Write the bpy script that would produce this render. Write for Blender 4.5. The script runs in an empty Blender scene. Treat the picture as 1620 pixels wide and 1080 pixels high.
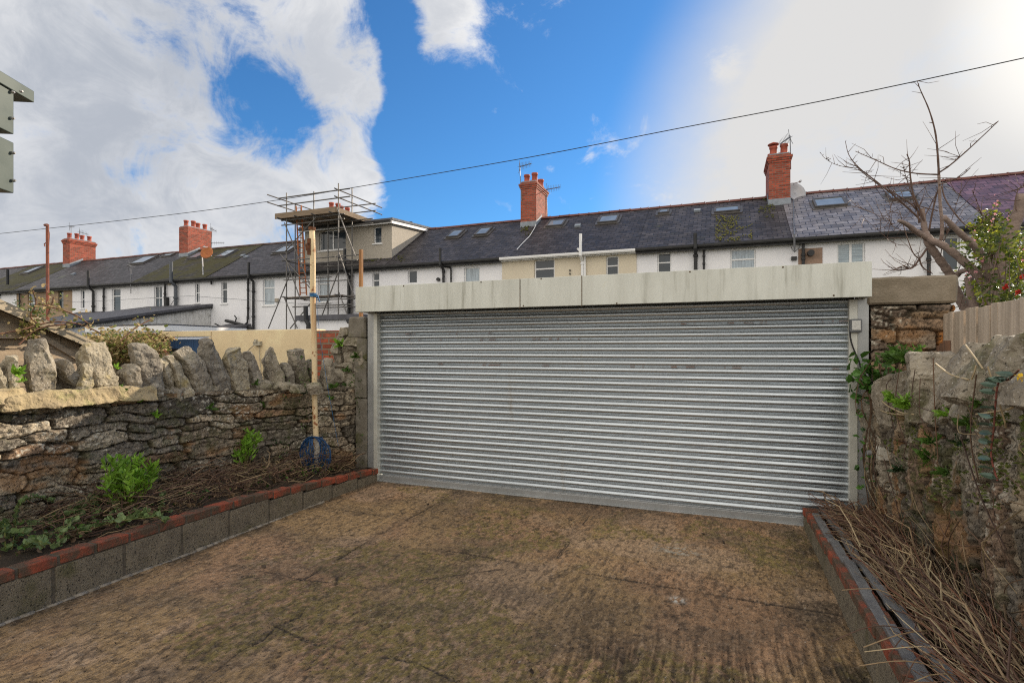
import bpy, bmesh, math, random
import numpy as np
from mathutils import Vector, Matrix, noise as mnoise
R = math.radians
random.seed(7)
S = bpy.context.scene
COL = S.collection

# ------------------------------------------------------------------ camera
FPX, HZ, YAW, CAMZ = 854.0, 552.0, R(21.4), 1.65     # focal length in photo pixels, horizon row, yaw, eye height
cd = bpy.data.cameras.new('camera'); cam = bpy.data.objects.new('camera', cd); COL.objects.link(cam)
cd.sensor_fit = 'HORIZONTAL'; cd.sensor_width = 36.0; cd.lens = 36.0*FPX/1620
cd.shift_y = (HZ-540)/1620; cd.clip_start = 0.05; cd.clip_end = 3000
cam.location = (0, 0, CAMZ); cam.rotation_euler = (R(90), 0, YAW)
S.camera = cam
CA, SA = math.cos(YAW), math.sin(YAW)

def ray(px, py):                         # direction of a photo pixel, forward depth 1
    u = (px-810)/FPX; v = (HZ-py)/FPX
    return Vector((u*CA-SA, u*SA+CA, v))
def at_t(px, py, t): return Vector((0, 0, CAMZ))+ray(px, py)*t
def at_Y(px, py, Y): d = ray(px, py); return at_t(px, py, Y/d.y)
def at_X(px, py, X): d = ray(px, py); return at_t(px, py, X/d.x)
def at_Z(px, py, Z): d = ray(px, py); return at_t(px, py, (Z-CAMZ)/d.z)

# ------------------------------------------------------------------ sun and sky
SUN_AZ, SUN_EL = R(31.0), R(24.0)        # azimuth from +Y towards +X
sund = Vector((math.sin(SUN_AZ)*math.cos(SUN_EL), math.cos(SUN_AZ)*math.cos(SUN_EL), math.sin(SUN_EL)))
sl = bpy.data.lights.new('sun', 'SUN'); sl.energy = 5.0; sl.angle = R(0.5); sl.color = (1, .86, .68)
so = bpy.data.objects.new('sun', sl); COL.objects.link(so)
so.rotation_euler = sund.to_track_quat('Z', 'Y').to_euler(); so.location = (10, 30, 40)

W = bpy.data.worlds.new("World"); S.world = W; W.use_nodes = True
nt = W.node_tree; N = nt.nodes; L = nt.links; N.clear()
def nd(t, **k):
    n = N.new(t)
    for a, b in k.items(): setattr(n, a, b)
    return n
def mth(op, a, b=None, c=None, clamp=False):
    n = nd('ShaderNodeMath', operation=op, use_clamp=clamp)
    for i, x in enumerate((a, b, c)):
        if x is None: continue
        if isinstance(x, (int, float)): n.inputs[i].default_value = x
        else: L.new(x, n.inputs[i])
    return n.outputs[0]
tc = nd('ShaderNodeTexCoord')
DIR = tc.outputs['Generated']
def dotd(d):
    n = nd('ShaderNodeVectorMath', operation='DOT_PRODUCT'); L.new(DIR, n.inputs[0]); n.inputs[1].default_value = d.normalized(); return n.outputs['Value']
def blob(d, rin, rout, amp):             # smooth round patch of the sky round direction d
    m = nd('ShaderNodeMapRange', interpolation_type='SMOOTHSTEP'); L.new(dotd(d), m.inputs[0])
    m.inputs[1].default_value = math.cos(R(rout)); m.inputs[2].default_value = math.cos(R(rin)); m.inputs[3].default_value = 0; m.inputs[4].default_value = amp
    return m.outputs[0]
def wnoise(scale, detail, rough, warp=0.0, off=(0,0,0), stretch=(1,1,1)):
    mp = nd('ShaderNodeMapping'); L.new(DIR, mp.inputs[0]); mp.inputs['Location'].default_value = off; mp.inputs['Scale'].default_value = stretch
    n = nd('ShaderNodeTexNoise'); L.new(mp.outputs[0], n.inputs['Vector'])
    n.inputs['Scale'].default_value = scale; n.inputs['Detail'].default_value = detail; n.inputs['Roughness'].default_value = rough; n.inputs['Distortion'].default_value = warp
    return n.outputs['Fac']
def mixc(f, a, b):
    n = nd('ShaderNodeMix', data_type='RGBA')
    if isinstance(f, (int, float)): n.inputs[0].default_value = f
    else: L.new(f, n.inputs[0])
    for i, x in ((6, a), (7, b)):
        if isinstance(x, tuple): n.inputs[i].default_value = (*x, 1)
        else: L.new(x, n.inputs[i])
    return n.outputs[2]
def smooth(x, a, b, lo=0, hi=1):
    m = nd('ShaderNodeMapRange', interpolation_type='SMOOTHSTEP'); L.new(x, m.inputs[0])
    for i, v in zip((1, 2, 3, 4), (a, b, lo, hi)): m.inputs[i].default_value = v
    return m.outputs[0]
sky = nd('ShaderNodeTexSky', sky_type='NISHITA'); sky.sun_disc = False
sky.sun_elevation = SUN_EL; sky.sun_rotation = SUN_AZ
sky.air_density = 1.0; sky.dust_density = .3; sky.ozone_density = 3.0
SKYK = 0.10
skyc = nd('ShaderNodeVectorMath', operation='MULTIPLY'); L.new(sky.outputs[0], skyc.inputs[0]); skyc.inputs[1].default_value = (.050*SKYK/.1, .098*SKYK/.1, .134*SKYK/.1)
skyc = skyc.outputs[0]
rp = lambda x, y: ray(x, y)
terms = [blob(rp(-300, 100), 16, 40, 1.0), blob(rp(60, 330), 8, 20, .9), blob(rp(120, 60), 10, 26, .8), blob(rp(330, 60), 5, 16, .75), blob(rp(490, 100), 2.5, 7.5, 1.0),
         blob(rp(300, 250), 6, 15, .8), blob(rp(420, 300), 3, 9, .9), blob(rp(550, 282), 1.2, 5.0, .95), blob(rp(540, 170), 1.5, 5, .75), blob(rp(300, 380), 3, 14, .6),
         blob(rp(715, 45), .8, 5.2, .62), blob(rp(860, 2), .6, 4.5, .42), blob(rp(1145, 105), .3, 2.6, .55), blob(rp(1050, 318), .8, 4.5, .5), blob(rp(480, 250), .3, 3.5, .35),
         blob(rp(412, 178), 1.0, 5.6, -.60), blob(rp(610, 60), .5, 5, -.5), blob(rp(465, 215), .5, 5.5, -.42), blob(rp(690, 200), 3, 8, -.5), blob(rp(250, 12), 1, 9, -.30), blob(rp(480, 400), 2, 6, -.35)]
acc = terms[0]
for t_ in terms[1:15]: acc = mth('ADD', acc, t_)
acc = mth('MINIMUM', acc, 1.0)
for t_ in terms[15:]: acc = mth('ADD', acc, t_)
# unseen cloud added behind and overhead, to brighten the shade and keep it neutral
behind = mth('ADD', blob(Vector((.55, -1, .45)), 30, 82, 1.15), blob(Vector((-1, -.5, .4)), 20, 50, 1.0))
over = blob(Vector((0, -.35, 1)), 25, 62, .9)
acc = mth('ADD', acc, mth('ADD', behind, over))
acc = mth('MINIMUM', acc, 1.0)
n1 = wnoise(4.2, 12, .64, .35, (3.1, 1.7, .4), (1, 1, 1.3))
n2 = wnoise(10.0, 10, .66, .6, (.3, 7.7, 2.4), (1, 1, 1.2))
dens = mth('ADD', acc, mth('ADD', mth('MULTIPLY', mth('SUBTRACT', n1, .5), 2.6), mth('MULTIPLY', mth('SUBTRACT', n2, .5), 2.1)))
cfac = smooth(dens, .22, .95)
body = wnoise(2.6, 7, .55, .3, (9.1, 4.2, 6.6))
thick = smooth(mth('ADD', mth('ADD', mth('MULTIPLY', body, .75), mth('MULTIPLY', n2, .3)), mth('MULTIPLY', mth('SUBTRACT', dens, .9), .10)), .42, .68)
lowgrey = blob(rp(60, 250), 8, 30, .38)
thick = mth('ADD', mth('MULTIPLY', thick, .62), lowgrey, clamp=True)
cloudc = mixc(thick, (.74, .74, .745), (.38, .41, .465))
# extra bright unseen cloud behind and left, added to light the shaded walls
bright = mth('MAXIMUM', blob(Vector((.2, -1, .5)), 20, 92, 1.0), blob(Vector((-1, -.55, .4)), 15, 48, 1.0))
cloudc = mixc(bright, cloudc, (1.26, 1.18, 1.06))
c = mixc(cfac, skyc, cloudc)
# glare of the low sun in thin cloud
g1 = blob(rp(1700, 390), 24.5, 38.5, 1.0)
gn = wnoise(2.2, 4, .5, .2, (4, 4, 1))
g1 = mth('MULTIPLY', g1, mth('ADD', .62, mth('MULTIPLY', n1, .80)), clamp=True)
c = mixc(g1, c, (.61, .605, .60))
g2 = blob(sund, 3, 14, 1.0)
c = mixc(g2, c, (.95, .92, .86))
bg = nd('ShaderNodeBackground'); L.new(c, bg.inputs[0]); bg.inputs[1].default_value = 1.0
# ground half of the sky sphere
wo = nd('ShaderNodeOutputWorld'); L.new(bg.outputs[0], wo.inputs[0])
S.view_settings.view_transform = 'Standard'; S.view_settings.look = 'None'; S.view_settings.gamma = 1.0
S.view_settings.exposure = 0.3; S.view_settings.use_curve_mapping = False
S.cycles.use_denoising = False; S.cycles.filter_width = 1.15; S.cycles.adaptive_threshold = .006; W.cycles.sampling_method = 'MANUAL'; W.cycles.sample_map_resolution = 1024
S.cycles.max_bounces = 6; S.cycles.diffuse_bounces = 3; S.cycles.glossy_bounces = 3

# ------------------------------------------------------------------ materials
_m = {}
def mat(name, c1, c2=None, rough=.85, metal=0.0, scale=4.0, c3=None, s3=1.2, t3=(.5, .7), bump=0.0, bscale=40.0, stretch=(1, 1, 1), attr=None, spec=.35, kind=None, bk=None, vis=None, streak=None, trans=0.0, speck=None):
    """procedural material in world metres; c1..c2 mottled, c3 patches (stain, moss, rust)"""
    if name in _m: return _m[name]
    m = bpy.data.materials.new(name); m.use_nodes = True; t = m.node_tree; n = t.nodes; l = t.links
    b = n['Principled BSDF']; b.inputs['Roughness'].default_value = rough; b.inputs['Metallic'].default_value = metal
    b.inputs['Specular IOR Level'].default_value = spec
    pos = n.new('ShaderNodeNewGeometry').outputs['Position']
    if kind: pos2 = n.new('ShaderNodeUVMap').outputs[0]
    def noise(sc, det=5, st=(1, 1, 1), r=.6, off=0):
        mp = n.new('ShaderNodeMapping'); l.new(pos, mp.inputs[0]); mp.inputs['Scale'].default_value = st; mp.inputs['Location'].default_value = (off, off*1.3, off*.7)
        x = n.new('ShaderNodeTexNoise'); l.new(mp.outputs[0], x.inputs['Vector']); x.inputs['Scale'].default_value = sc; x.inputs['Detail'].default_value = det; x.inputs['Roughness'].default_value = r
        return x.outputs['Fac']
    def ramp(f, a, b_, ca=0, cb=1):
        r = n.new('ShaderNodeMapRange'); r.interpolation_type = 'SMOOTHSTEP'; l.new(f, r.inputs[0])
        for i, v in zip((1, 2, 3, 4), (a, b_, ca, cb)): r.inputs[i].default_value = v
        return r.outputs[0]
    def mix(f, a, c, mode='MIX'):
        x = n.new('ShaderNodeMix'); x.data_type = 'RGBA'; x.blend_type = mode
        if isinstance(f, (int, float)): x.inputs[0].default_value = f
        else: l.new(f, x.inputs[0])
        for i, v in ((6, a), (7, c)):
            if isinstance(v, tuple): x.inputs[i].default_value = (*v, 1)
            else: l.new(v, x.inputs[i])
        return x.outputs[2]
    col = mix(ramp(noise(scale, 6, stretch), .3, .7), c1, c2 or tuple(v*.8 for v in c1))
    hgt = None
    if kind == 'brick' or kind == 'slate':
        bw, bh, mw, mc = bk
        br = n.new('ShaderNodeTexBrick'); l.new(pos2, br.inputs['Vector']); br.offset = .5
        br.inputs['Scale'].default_value = 1; br.inputs['Brick Width'].default_value = bw; br.inputs['Row Height'].default_value = bh; br.inputs['Mortar Size'].default_value = mw
        br.inputs['Mortar Smooth'].default_value = .15; br.inputs['Bias'].default_value = 0
        br.inputs['Color1'].default_value = (.55, .55, .55, 1); br.inputs['Color2'].default_value = (1.25, 1.25, 1.25, 1); br.inputs['Mortar'].default_value = (0, 0, 0, 1)
        cc = mix(1.0, col, br.outputs['Color'], 'MULTIPLY')
        col = mix(br.outputs['Fac'], cc, mc)
        hgt = ramp(br.outputs['Fac'], 0, 1, 1, 0)
        if kind == 'slate':                      # each course tilts: lower edge proud
            sx = n.new('ShaderNodeSeparateXYZ'); l.new(pos2, sx.inputs[0])
            md = n.new('ShaderNodeMath'); md.operation = 'MODULO'; l.new(sx.outputs[1], md.inputs[0]); md.inputs[1].default_value = bh
            dv = n.new('ShaderNodeMath'); dv.operation = 'DIVIDE'; l.new(md.outputs[0], dv.inputs[0]); dv.inputs[1].default_value = -bh
            ad = n.new('ShaderNodeMath'); ad.operation = 'ADD'; l.new(hgt, ad.inputs[0]); l.new(dv.outputs[0], ad.inputs[1]); hgt = ad.outputs[0]
            dirt = ramp(noise(2.0, 6, (1, .4, .4), .7, 3), .3, .75)
            col = mix(dirt, mix(1.0, col, (.62, .62, .66), 'MULTIPLY'), col)
    if c3:
        col = mix(ramp(noise(s3, 7, (1, 1, 1), .68, 11), *t3), col, c3)
    if streak:                                   # vertical run-off stains
        col = mix(ramp(noise(2.2, 5, (4, 4, .35), .65, 5), streak[1], streak[1]+.28), col, streak[0])
    for speck in ([] if not speck else speck if isinstance(speck, list) else [speck]):
        col = mix(ramp(noise(speck[1], 3, (1, 1, 1), .7, 8), speck[2], speck[2]+.05), col, speck[0])
    if attr:
        a = n.new('ShaderNodeAttribute'); a.attribute_name = attr
        col = mix(1.0, col, a.outputs['Color'], 'MULTIPLY')
    l.new(col, b.inputs['Base Color'])
    rr = ramp(noise(scale*1.7, 5, (1, 1, 1), .6, 2), .25, .8, max(rough-.12, .03), min(rough+.1, 1)); l.new(rr, b.inputs['Roughness'])
    if bump or hgt is not None:
        bp = n.new('ShaderNodeBump'); bp.inputs['Strength'].default_value = min(1, bump*1.0 if bump else .5); bp.inputs['Distance'].default_value = .012
        f = noise(bscale, 6, (1, 1, 1), .65, 6)
        if hgt is not None:
            ad = n.new('ShaderNodeMath'); ad.operation = 'MULTIPLY_ADD'; l.new(f, ad.inputs[0]); ad.inputs[1].default_value = .5; l.new(hgt, ad.inputs[2]); f = ad.outputs[0]
        l.new(f, bp.inputs['Height']); l.new(bp.outputs[0], b.inputs['Normal'])
    if trans:
        tr = n.new('ShaderNodeBsdfTranslucent'); l.new(col, tr.inputs[0]); ms = n.new('ShaderNodeMixShader'); ms.inputs[0].default_value = trans
        l.new(b.outputs[0], ms.inputs[1]); l.new(tr.outputs[0], ms.inputs[2]); l.new(ms.outputs[0], n['Material Output'].inputs[0])
    _m[name] = m; return m

# ------------------------------------------------------------------ mesh helpers
class MB:
    def __init__(s): s.v = []; s.f = []
    def add(s, vs, fs):
        o = len(s.v); s.v += [tuple(x) for x in vs]; s.f += [tuple(i+o for i in f) for f in fs]; return s
    def box(s, a, b, rot=None, piv=None):
        (x0, y0, z0), (x1, y1, z1) = a, b
        vs = [(x0,y0,z0),(x1,y0,z0),(x1,y1,z0),(x0,y1,z0),(x0,y0,z1),(x1,y0,z1),(x1,y1,z1),(x0,y1,z1)]
        if rot is not None:
            p = Vector(piv if piv else ((x0+x1)/2, (y0+y1)/2, (z0+z1)/2)); vs = [p+rot@(Vector(v)-p) for v in vs]
        return s.add(vs, [(0,3,2,1),(4,5,6,7),(0,1,5,4),(1,2,6,5),(2,3,7,6),(3,0,4,7)])
    def prism(s, pts, axis, a, b):                 # polygon pts in the plane across axis, swept from a to b
        def P(p, t):
            return {'x': (t, p[0], p[1]), 'y': (p[0], t, p[1]), 'z': (p[0], p[1], t)}[axis]
        n = len(pts); vs = [P(p, a) for p in pts]+[P(p, b) for p in pts]
        return s.add(vs, [tuple(range(n)), tuple(range(2*n-1, n-1, -1))]+[(i, i+n, (i+1) % n+n, (i+1) % n) for i in range(n)])
    def tube(s, pts, rad, k=6, cap=True):
        pts = [Vector(p) for p in pts]; n = len(pts)
        if isinstance(rad, (int, float)): rad = [rad]*n
        vs = []; fs = []; up = None
        for i, p in enumerate(pts):
            d = (pts[min(i+1, n-1)]-pts[max(i-1, 0)])
            if d.length < 1e-9: d = Vector((0, 0, 1))
            d.normalize()
            if up is None: up = Vector((0, 0, 1)) if abs(d.z) < .9 else Vector((1, 0, 0))
            sd = d.cross(up)
            if sd.length < 1e-6: sd = d.cross(Vector((0, 1, .01)))
            sd.normalize(); up = sd.cross(d).normalized()
            for j in range(k):
                a = 2*math.pi*j/k; vs.append(p+(sd*math.cos(a)+up*math.sin(a))*rad[i])
        for i in range(n-1):
            for j in range(k): fs.append((i*k+j, i*k+(j+1) % k, (i+1)*k+(j+1) % k, (i+1)*k+j))
        if cap: fs.append(tuple(range(k-1, -1, -1))); fs.append(tuple((n-1)*k+j for j in range(k)))
        return s.add(vs, fs)
    def lathe(s, prof, c, k=14):
        vs = [(c[0]+r*math.cos(2*math.pi*j/k), c[1]+r*math.sin(2*math.pi*j/k), c[2]+z) for r, z in prof for j in range(k)]
        n = len(prof); fs = [(i*k+j, i*k+(j+1) % k, (i+1)*k+(j+1) % k, (i+1)*k+j) for i in range(n-1) for j in range(k)]
        fs += [tuple(range(k-1, -1, -1)), tuple((n-1)*k+j for j in range(k))]
        return s.add(vs, fs)
OFF = {}
def tag(o, label=None, cat=None, group=None, kind=None):
    if label: o['label'] = label
    if cat: o['category'] = cat
    if group: o['group'] = group
    if kind: o['kind'] = kind
    return o
def thing(name, loc, label, cat, group=None):
    o = bpy.data.objects.new(name, None); COL.objects.link(o); o.location = loc; o.empty_display_size = .2; OFF[o.name] = Vector(loc)
    return tag(o, label, cat, group)
def boxuv(me, A, rng=None):
    n = len(me.loops)
    vi = np.empty(n, np.int32); me.loops.foreach_get('vertex_index', vi)
    np_ = len(me.polygons); nor = np.empty(np_*3, np.float32); me.polygons.foreach_get('normal', nor); nor = nor.reshape(-1, 3)
    tot = np.empty(np_, np.int32); me.polygons.foreach_get('loop_total', tot)
    nl = np.repeat(nor, tot, axis=0); p = A[vi]
    uv = np.empty((n, 2), np.float32); an = np.abs(nl)
    isx = (an[:, 0] >= an[:, 1]) & (an[:, 0] >= an[:, 2]); isz = (~isx) & (an[:, 2] > .95)
    uv[:, 0] = np.where(isx, p[:, 1], p[:, 0]); 
    sl_ = np.sqrt(np.maximum(1-nl[:, 2]**2, 1e-4))
    uv[:, 1] = np.where(isz, p[:, 1], p[:, 2]/sl_)
    u = me.uv_layers.new(name='UVMap'); u.data.foreach_set('uv', uv.ravel())
def obj(name, mb, m, parent=None, smooth=False, bevel=0.0, label=None, cat=None, group=None, kind=None, attrs=None):
    A = np.array(mb.v, dtype=np.float64) if not isinstance(mb.v, np.ndarray) else mb.v
    me = bpy.data.meshes.new(name)
    if parent is not None: off = OFF[parent.name]
    elif kind: off = Vector((0, 0, 0))
    else:
        lo = A.min(0); hi = A.max(0); off = Vector(((lo[0]+hi[0])/2, (lo[1]+hi[1])/2, lo[2]))
    B = A-np.array(off)
    if isinstance(mb.f, np.ndarray):
        f = mb.f; me.vertices.add(len(B)); me.vertices.foreach_set('co', B.astype(np.float32).ravel())
        me.loops.add(f.size); me.loops.foreach_set('vertex_index', f.astype(np.int32).ravel())
        me.polygons.add(len(f)); me.polygons.foreach_set('loop_start', (np.arange(len(f))*f.shape[1]).astype(np.int32)); me.update(calc_edges=True)
    else:
        me.from_pydata(B.tolist(), [], mb.f); me.update()
    o = bpy.data.objects.new(name, me); COL.objects.link(o)
    boxuv(me, A.astype(np.float32))
    if m: me.materials.append(m)
    if smooth: me.polygons.foreach_set('use_smooth', [True]*len(me.polygons))
    if attrs is not None:
        ca = me.color_attributes.new(name='tone', type='FLOAT_COLOR', domain='POINT')
        ca.data.foreach_set('color', attrs.astype(np.float32).ravel())
    if bevel:
        bm_ = o.modifiers.new('bevel', 'BEVEL'); bm_.width = bevel; bm_.segments = 2; bm_.limit_method = 'ANGLE'; bm_.angle_limit = R(40)
    if parent is not None: o.parent = parent; OFF[o.name] = OFF[parent.name]; 
    else: o.location = off; OFF[o.name] = off
    if parent is not None and parent.type == 'MESH': pass
    return tag(o, label, cat, group, kind)
def fixparent(o): pass

# numpy value noise
def vn(x, y, seed=0):
    xi = np.floor(x).astype(np.int64); yi = np.floor(y).astype(np.int64); fx = x-xi; fy = y-yi
    fx = fx*fx*(3-2*fx); fy = fy*fy*(3-2*fy)
    def h(a, b):
        n = (a*374761393+b*668265263+seed*1442695041) & 0xffffffff
        n = ((n ^ (n >> 13))*1274126177) & 0xffffffff; n = n ^ (n >> 16)
        return (n & 0xffff)/65535.0
    return (h(xi, yi)*(1-fx)+h(xi+1, yi)*fx)*(1-fy)+(h(xi, yi+1)*(1-fx)+h(xi+1, yi+1)*fx)*fy
def fbm(x, y, o=5, seed=0, g=.5):
    s = 0; a = 1; t = 0
    for i in range(o): s = s+a*vn(x, y, seed+i*17); t += a; a *= g; x = x*2.03+3.1; y = y*2.03+1.7
    return s/t
def sst(x, a, b): t = np.clip((x-a)/(b-a), 0, 1); return t*t*(3-2*t)
class NM: pass
def gridfaces(nu, nv, flip=False):
    i = np.arange(nu-1)[:, None]*nv+np.arange(nv-1)[None, :]; i = i.ravel()
    f = np.stack([i, i+nv, i+nv+1, i+1], 1); return f[:, ::-1] if flip else f
# ------------------------------------------------------------------ colours
white = mat('white_render', (.82, .82, .84), (.76, .76, .79), .9, scale=1.5, bump=.15, bscale=30, streak=((.56, .55, .53), .62), c3=(.66, .66, .65), s3=.8, t3=(.62, .9))
whitedirty = mat('weathered_white_render', (.68, .68, .68), (.55, .55, .54), .92, scale=1.8, bump=.3, bscale=20, streak=((.22, .22, .20), .50), c3=(.25, .25, .23), s3=1.6, t3=(.52, .75))
cream = mat('cream_render', (.66, .59, .46), (.62, .55, .43), .9, scale=1.5, bump=.1, bscale=30, streak=((.45, .40, .32), .64))
tan = mat('tan_render', (.36, .26, .17), (.30, .22, .15), .9, scale=2, bump=.2, streak=((.2, .15, .10), .58))
pebble = mat('grey_pebbledash', (.44, .40, .34), (.36, .33, .28), .95, scale=14, bump=.6, bscale=60, streak=((.27, .25, .22), .58))
yellowr = mat('yellow_painted_render', (.74, .60, .38), (.66, .53, .33), .9, scale=2, bump=.35, bscale=14, streak=((.5, .42, .26), .60), c3=(.82, .70, .44), s3=2)
blacks = mat('black_plastic', (.018, .018, .02), (.03, .03, .03), .5, scale=4)
grey_pipe = mat('grey_pipe', (.10, .11, .13), (.07, .08, .09), .6)
whitep = mat('white_upvc', (.80, .80, .80), (.74, .74, .74), .4, scale=3)
greyfr = mat('dark_green_frame', (.06, .10, .08), (.05, .08, .07), .5)
lead = mat('lead_flashing', (.28, .31, .35), (.20, .23, .26), .7, scale=6)
slates = [mat('welsh_slate_a', (.052, .047, .051), (.100, .090, .094), .6, scale=3, kind='slate', bk=(.30, .20, .012, (.015, .014, .016)), bump=.9, bscale=20, c3=(.10, .11, .06), s3=.9, t3=(.60, .78)),
          mat('welsh_slate_b', (.044, .040, .045), (.080, .072, .078), .6, scale=3, kind='slate', bk=(.30, .20, .012, (.014, .013, .016)), bump=.9, bscale=20, c3=(.13, .12, .05), s3=.8, t3=(.66, .8)),
          mat('mossy_slate', (.055, .050, .050), (.085, .078, .070), .85, scale=3, kind='slate', bk=(.30, .20, .012, (.015, .014, .012)), bump=.9, bscale=20, c3=(.055, .050, .014), s3=1.1, t3=(.34, .54)),
          mat('new_slate', (.21, .195, .205), (.28, .265, .275), .45, scale=2, kind='slate', bk=(.34, .24, .012, (.035, .032, .04)), bump=.9, bscale=20),
          mat('purple_slate', (.16, .085, .12), (.22, .12, .16), .5, scale=2, kind='slate', bk=(.34, .24, .012, (.04, .02, .03)), bump=.9, bscale=20)]
redb = mat('red_brick', (.40, .085, .045), (.29, .06, .035), .85, scale=9, kind='brick', bk=(.225, .075, .010, (.20, .14, .11)), bump=.6, bscale=60, c3=(.16, .07, .05), s3=3, t3=(.58, .8))
ridgem = mat('terracotta_ridge', (.17, .065, .05), (.11, .05, .042), .8, scale=5, bump=.2)
terra = mat('terracotta_pot', (.42, .10, .06), (.26, .06, .04), .75, scale=6, c3=(.06, .05, .045), s3=6, t3=(.6, .8))
def glassm(name, col, rough=.08):
    m = bpy.data.materials.new(name); m.use_nodes = True; b = m.node_tree.nodes['Principled BSDF']
    b.inputs['Base Color'].default_value = (*col, 1); b.inputs['Roughness'].default_value = rough; b.inputs['Specular IOR Level'].default_value = .55
    n = m.node_tree.nodes; l = m.node_tree.links
    nz = n.new('ShaderNodeTexNoise'); nz.inputs['Scale'].default_value = 3; g = n.new('ShaderNodeNewGeometry'); l.new(g.outputs['Position'], nz.inputs['Vector'])
    mx = n.new('ShaderNodeMix'); mx.data_type = 'RGBA'; l.new(nz.outputs['Fac'], mx.inputs[0]); mx.inputs[6].default_value = (*[c*.6 for c in col], 1); mx.inputs[7].default_value = (*[min(1, c*1.4) for c in col], 1)
    l.new(mx.outputs[2], b.inputs['Base Color'])
    bp = n.new('ShaderNodeBump'); bp.inputs['Strength'].default_value = .05; l.new(nz.outputs['Fac'], bp.inputs['Height']); l.new(bp.outputs[0], b.inputs['Normal'])
    return m
glass = glassm('window_glass', (.03, .042, .055))
glassb = glassm('skylight_glass', (.20, .24, .29), .06)
curtain = mat('net_curtain', (.50, .56, .60), (.28, .34, .40), .8, scale=14, stretch=(3, 3, .2), spec=.6)
blind = mat('window_blind', (.33, .40, .43), (.24, .30, .33), .6, scale=10, stretch=(.2, .2, 5))

# ------------------------------------------------------------------ ground
g = MB(); g.add([(-300,-60,-.10),(300,-60,-.10),(300,500,-.10),(-300,500,-.10)], [(0,1,2,3)])
obj('ground', g, mat('rough_grass_ground', (.05, .06, .025), (.09, .075, .045), .95, scale=.8, bump=.4, bscale=8), kind='structure')
g = MB(); g.add([(-60,6.4,-.06),(40,6.4,-.06),(40,10.6,-.06),(-60,10.6,-.06)], [(0,1,2,3)])
obj('back_lane_road', g, mat('lane_asphalt', (.06, .058, .055), (.045, .044, .043), .9, scale=3, bump=.5, bscale=80), kind='structure')

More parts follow.
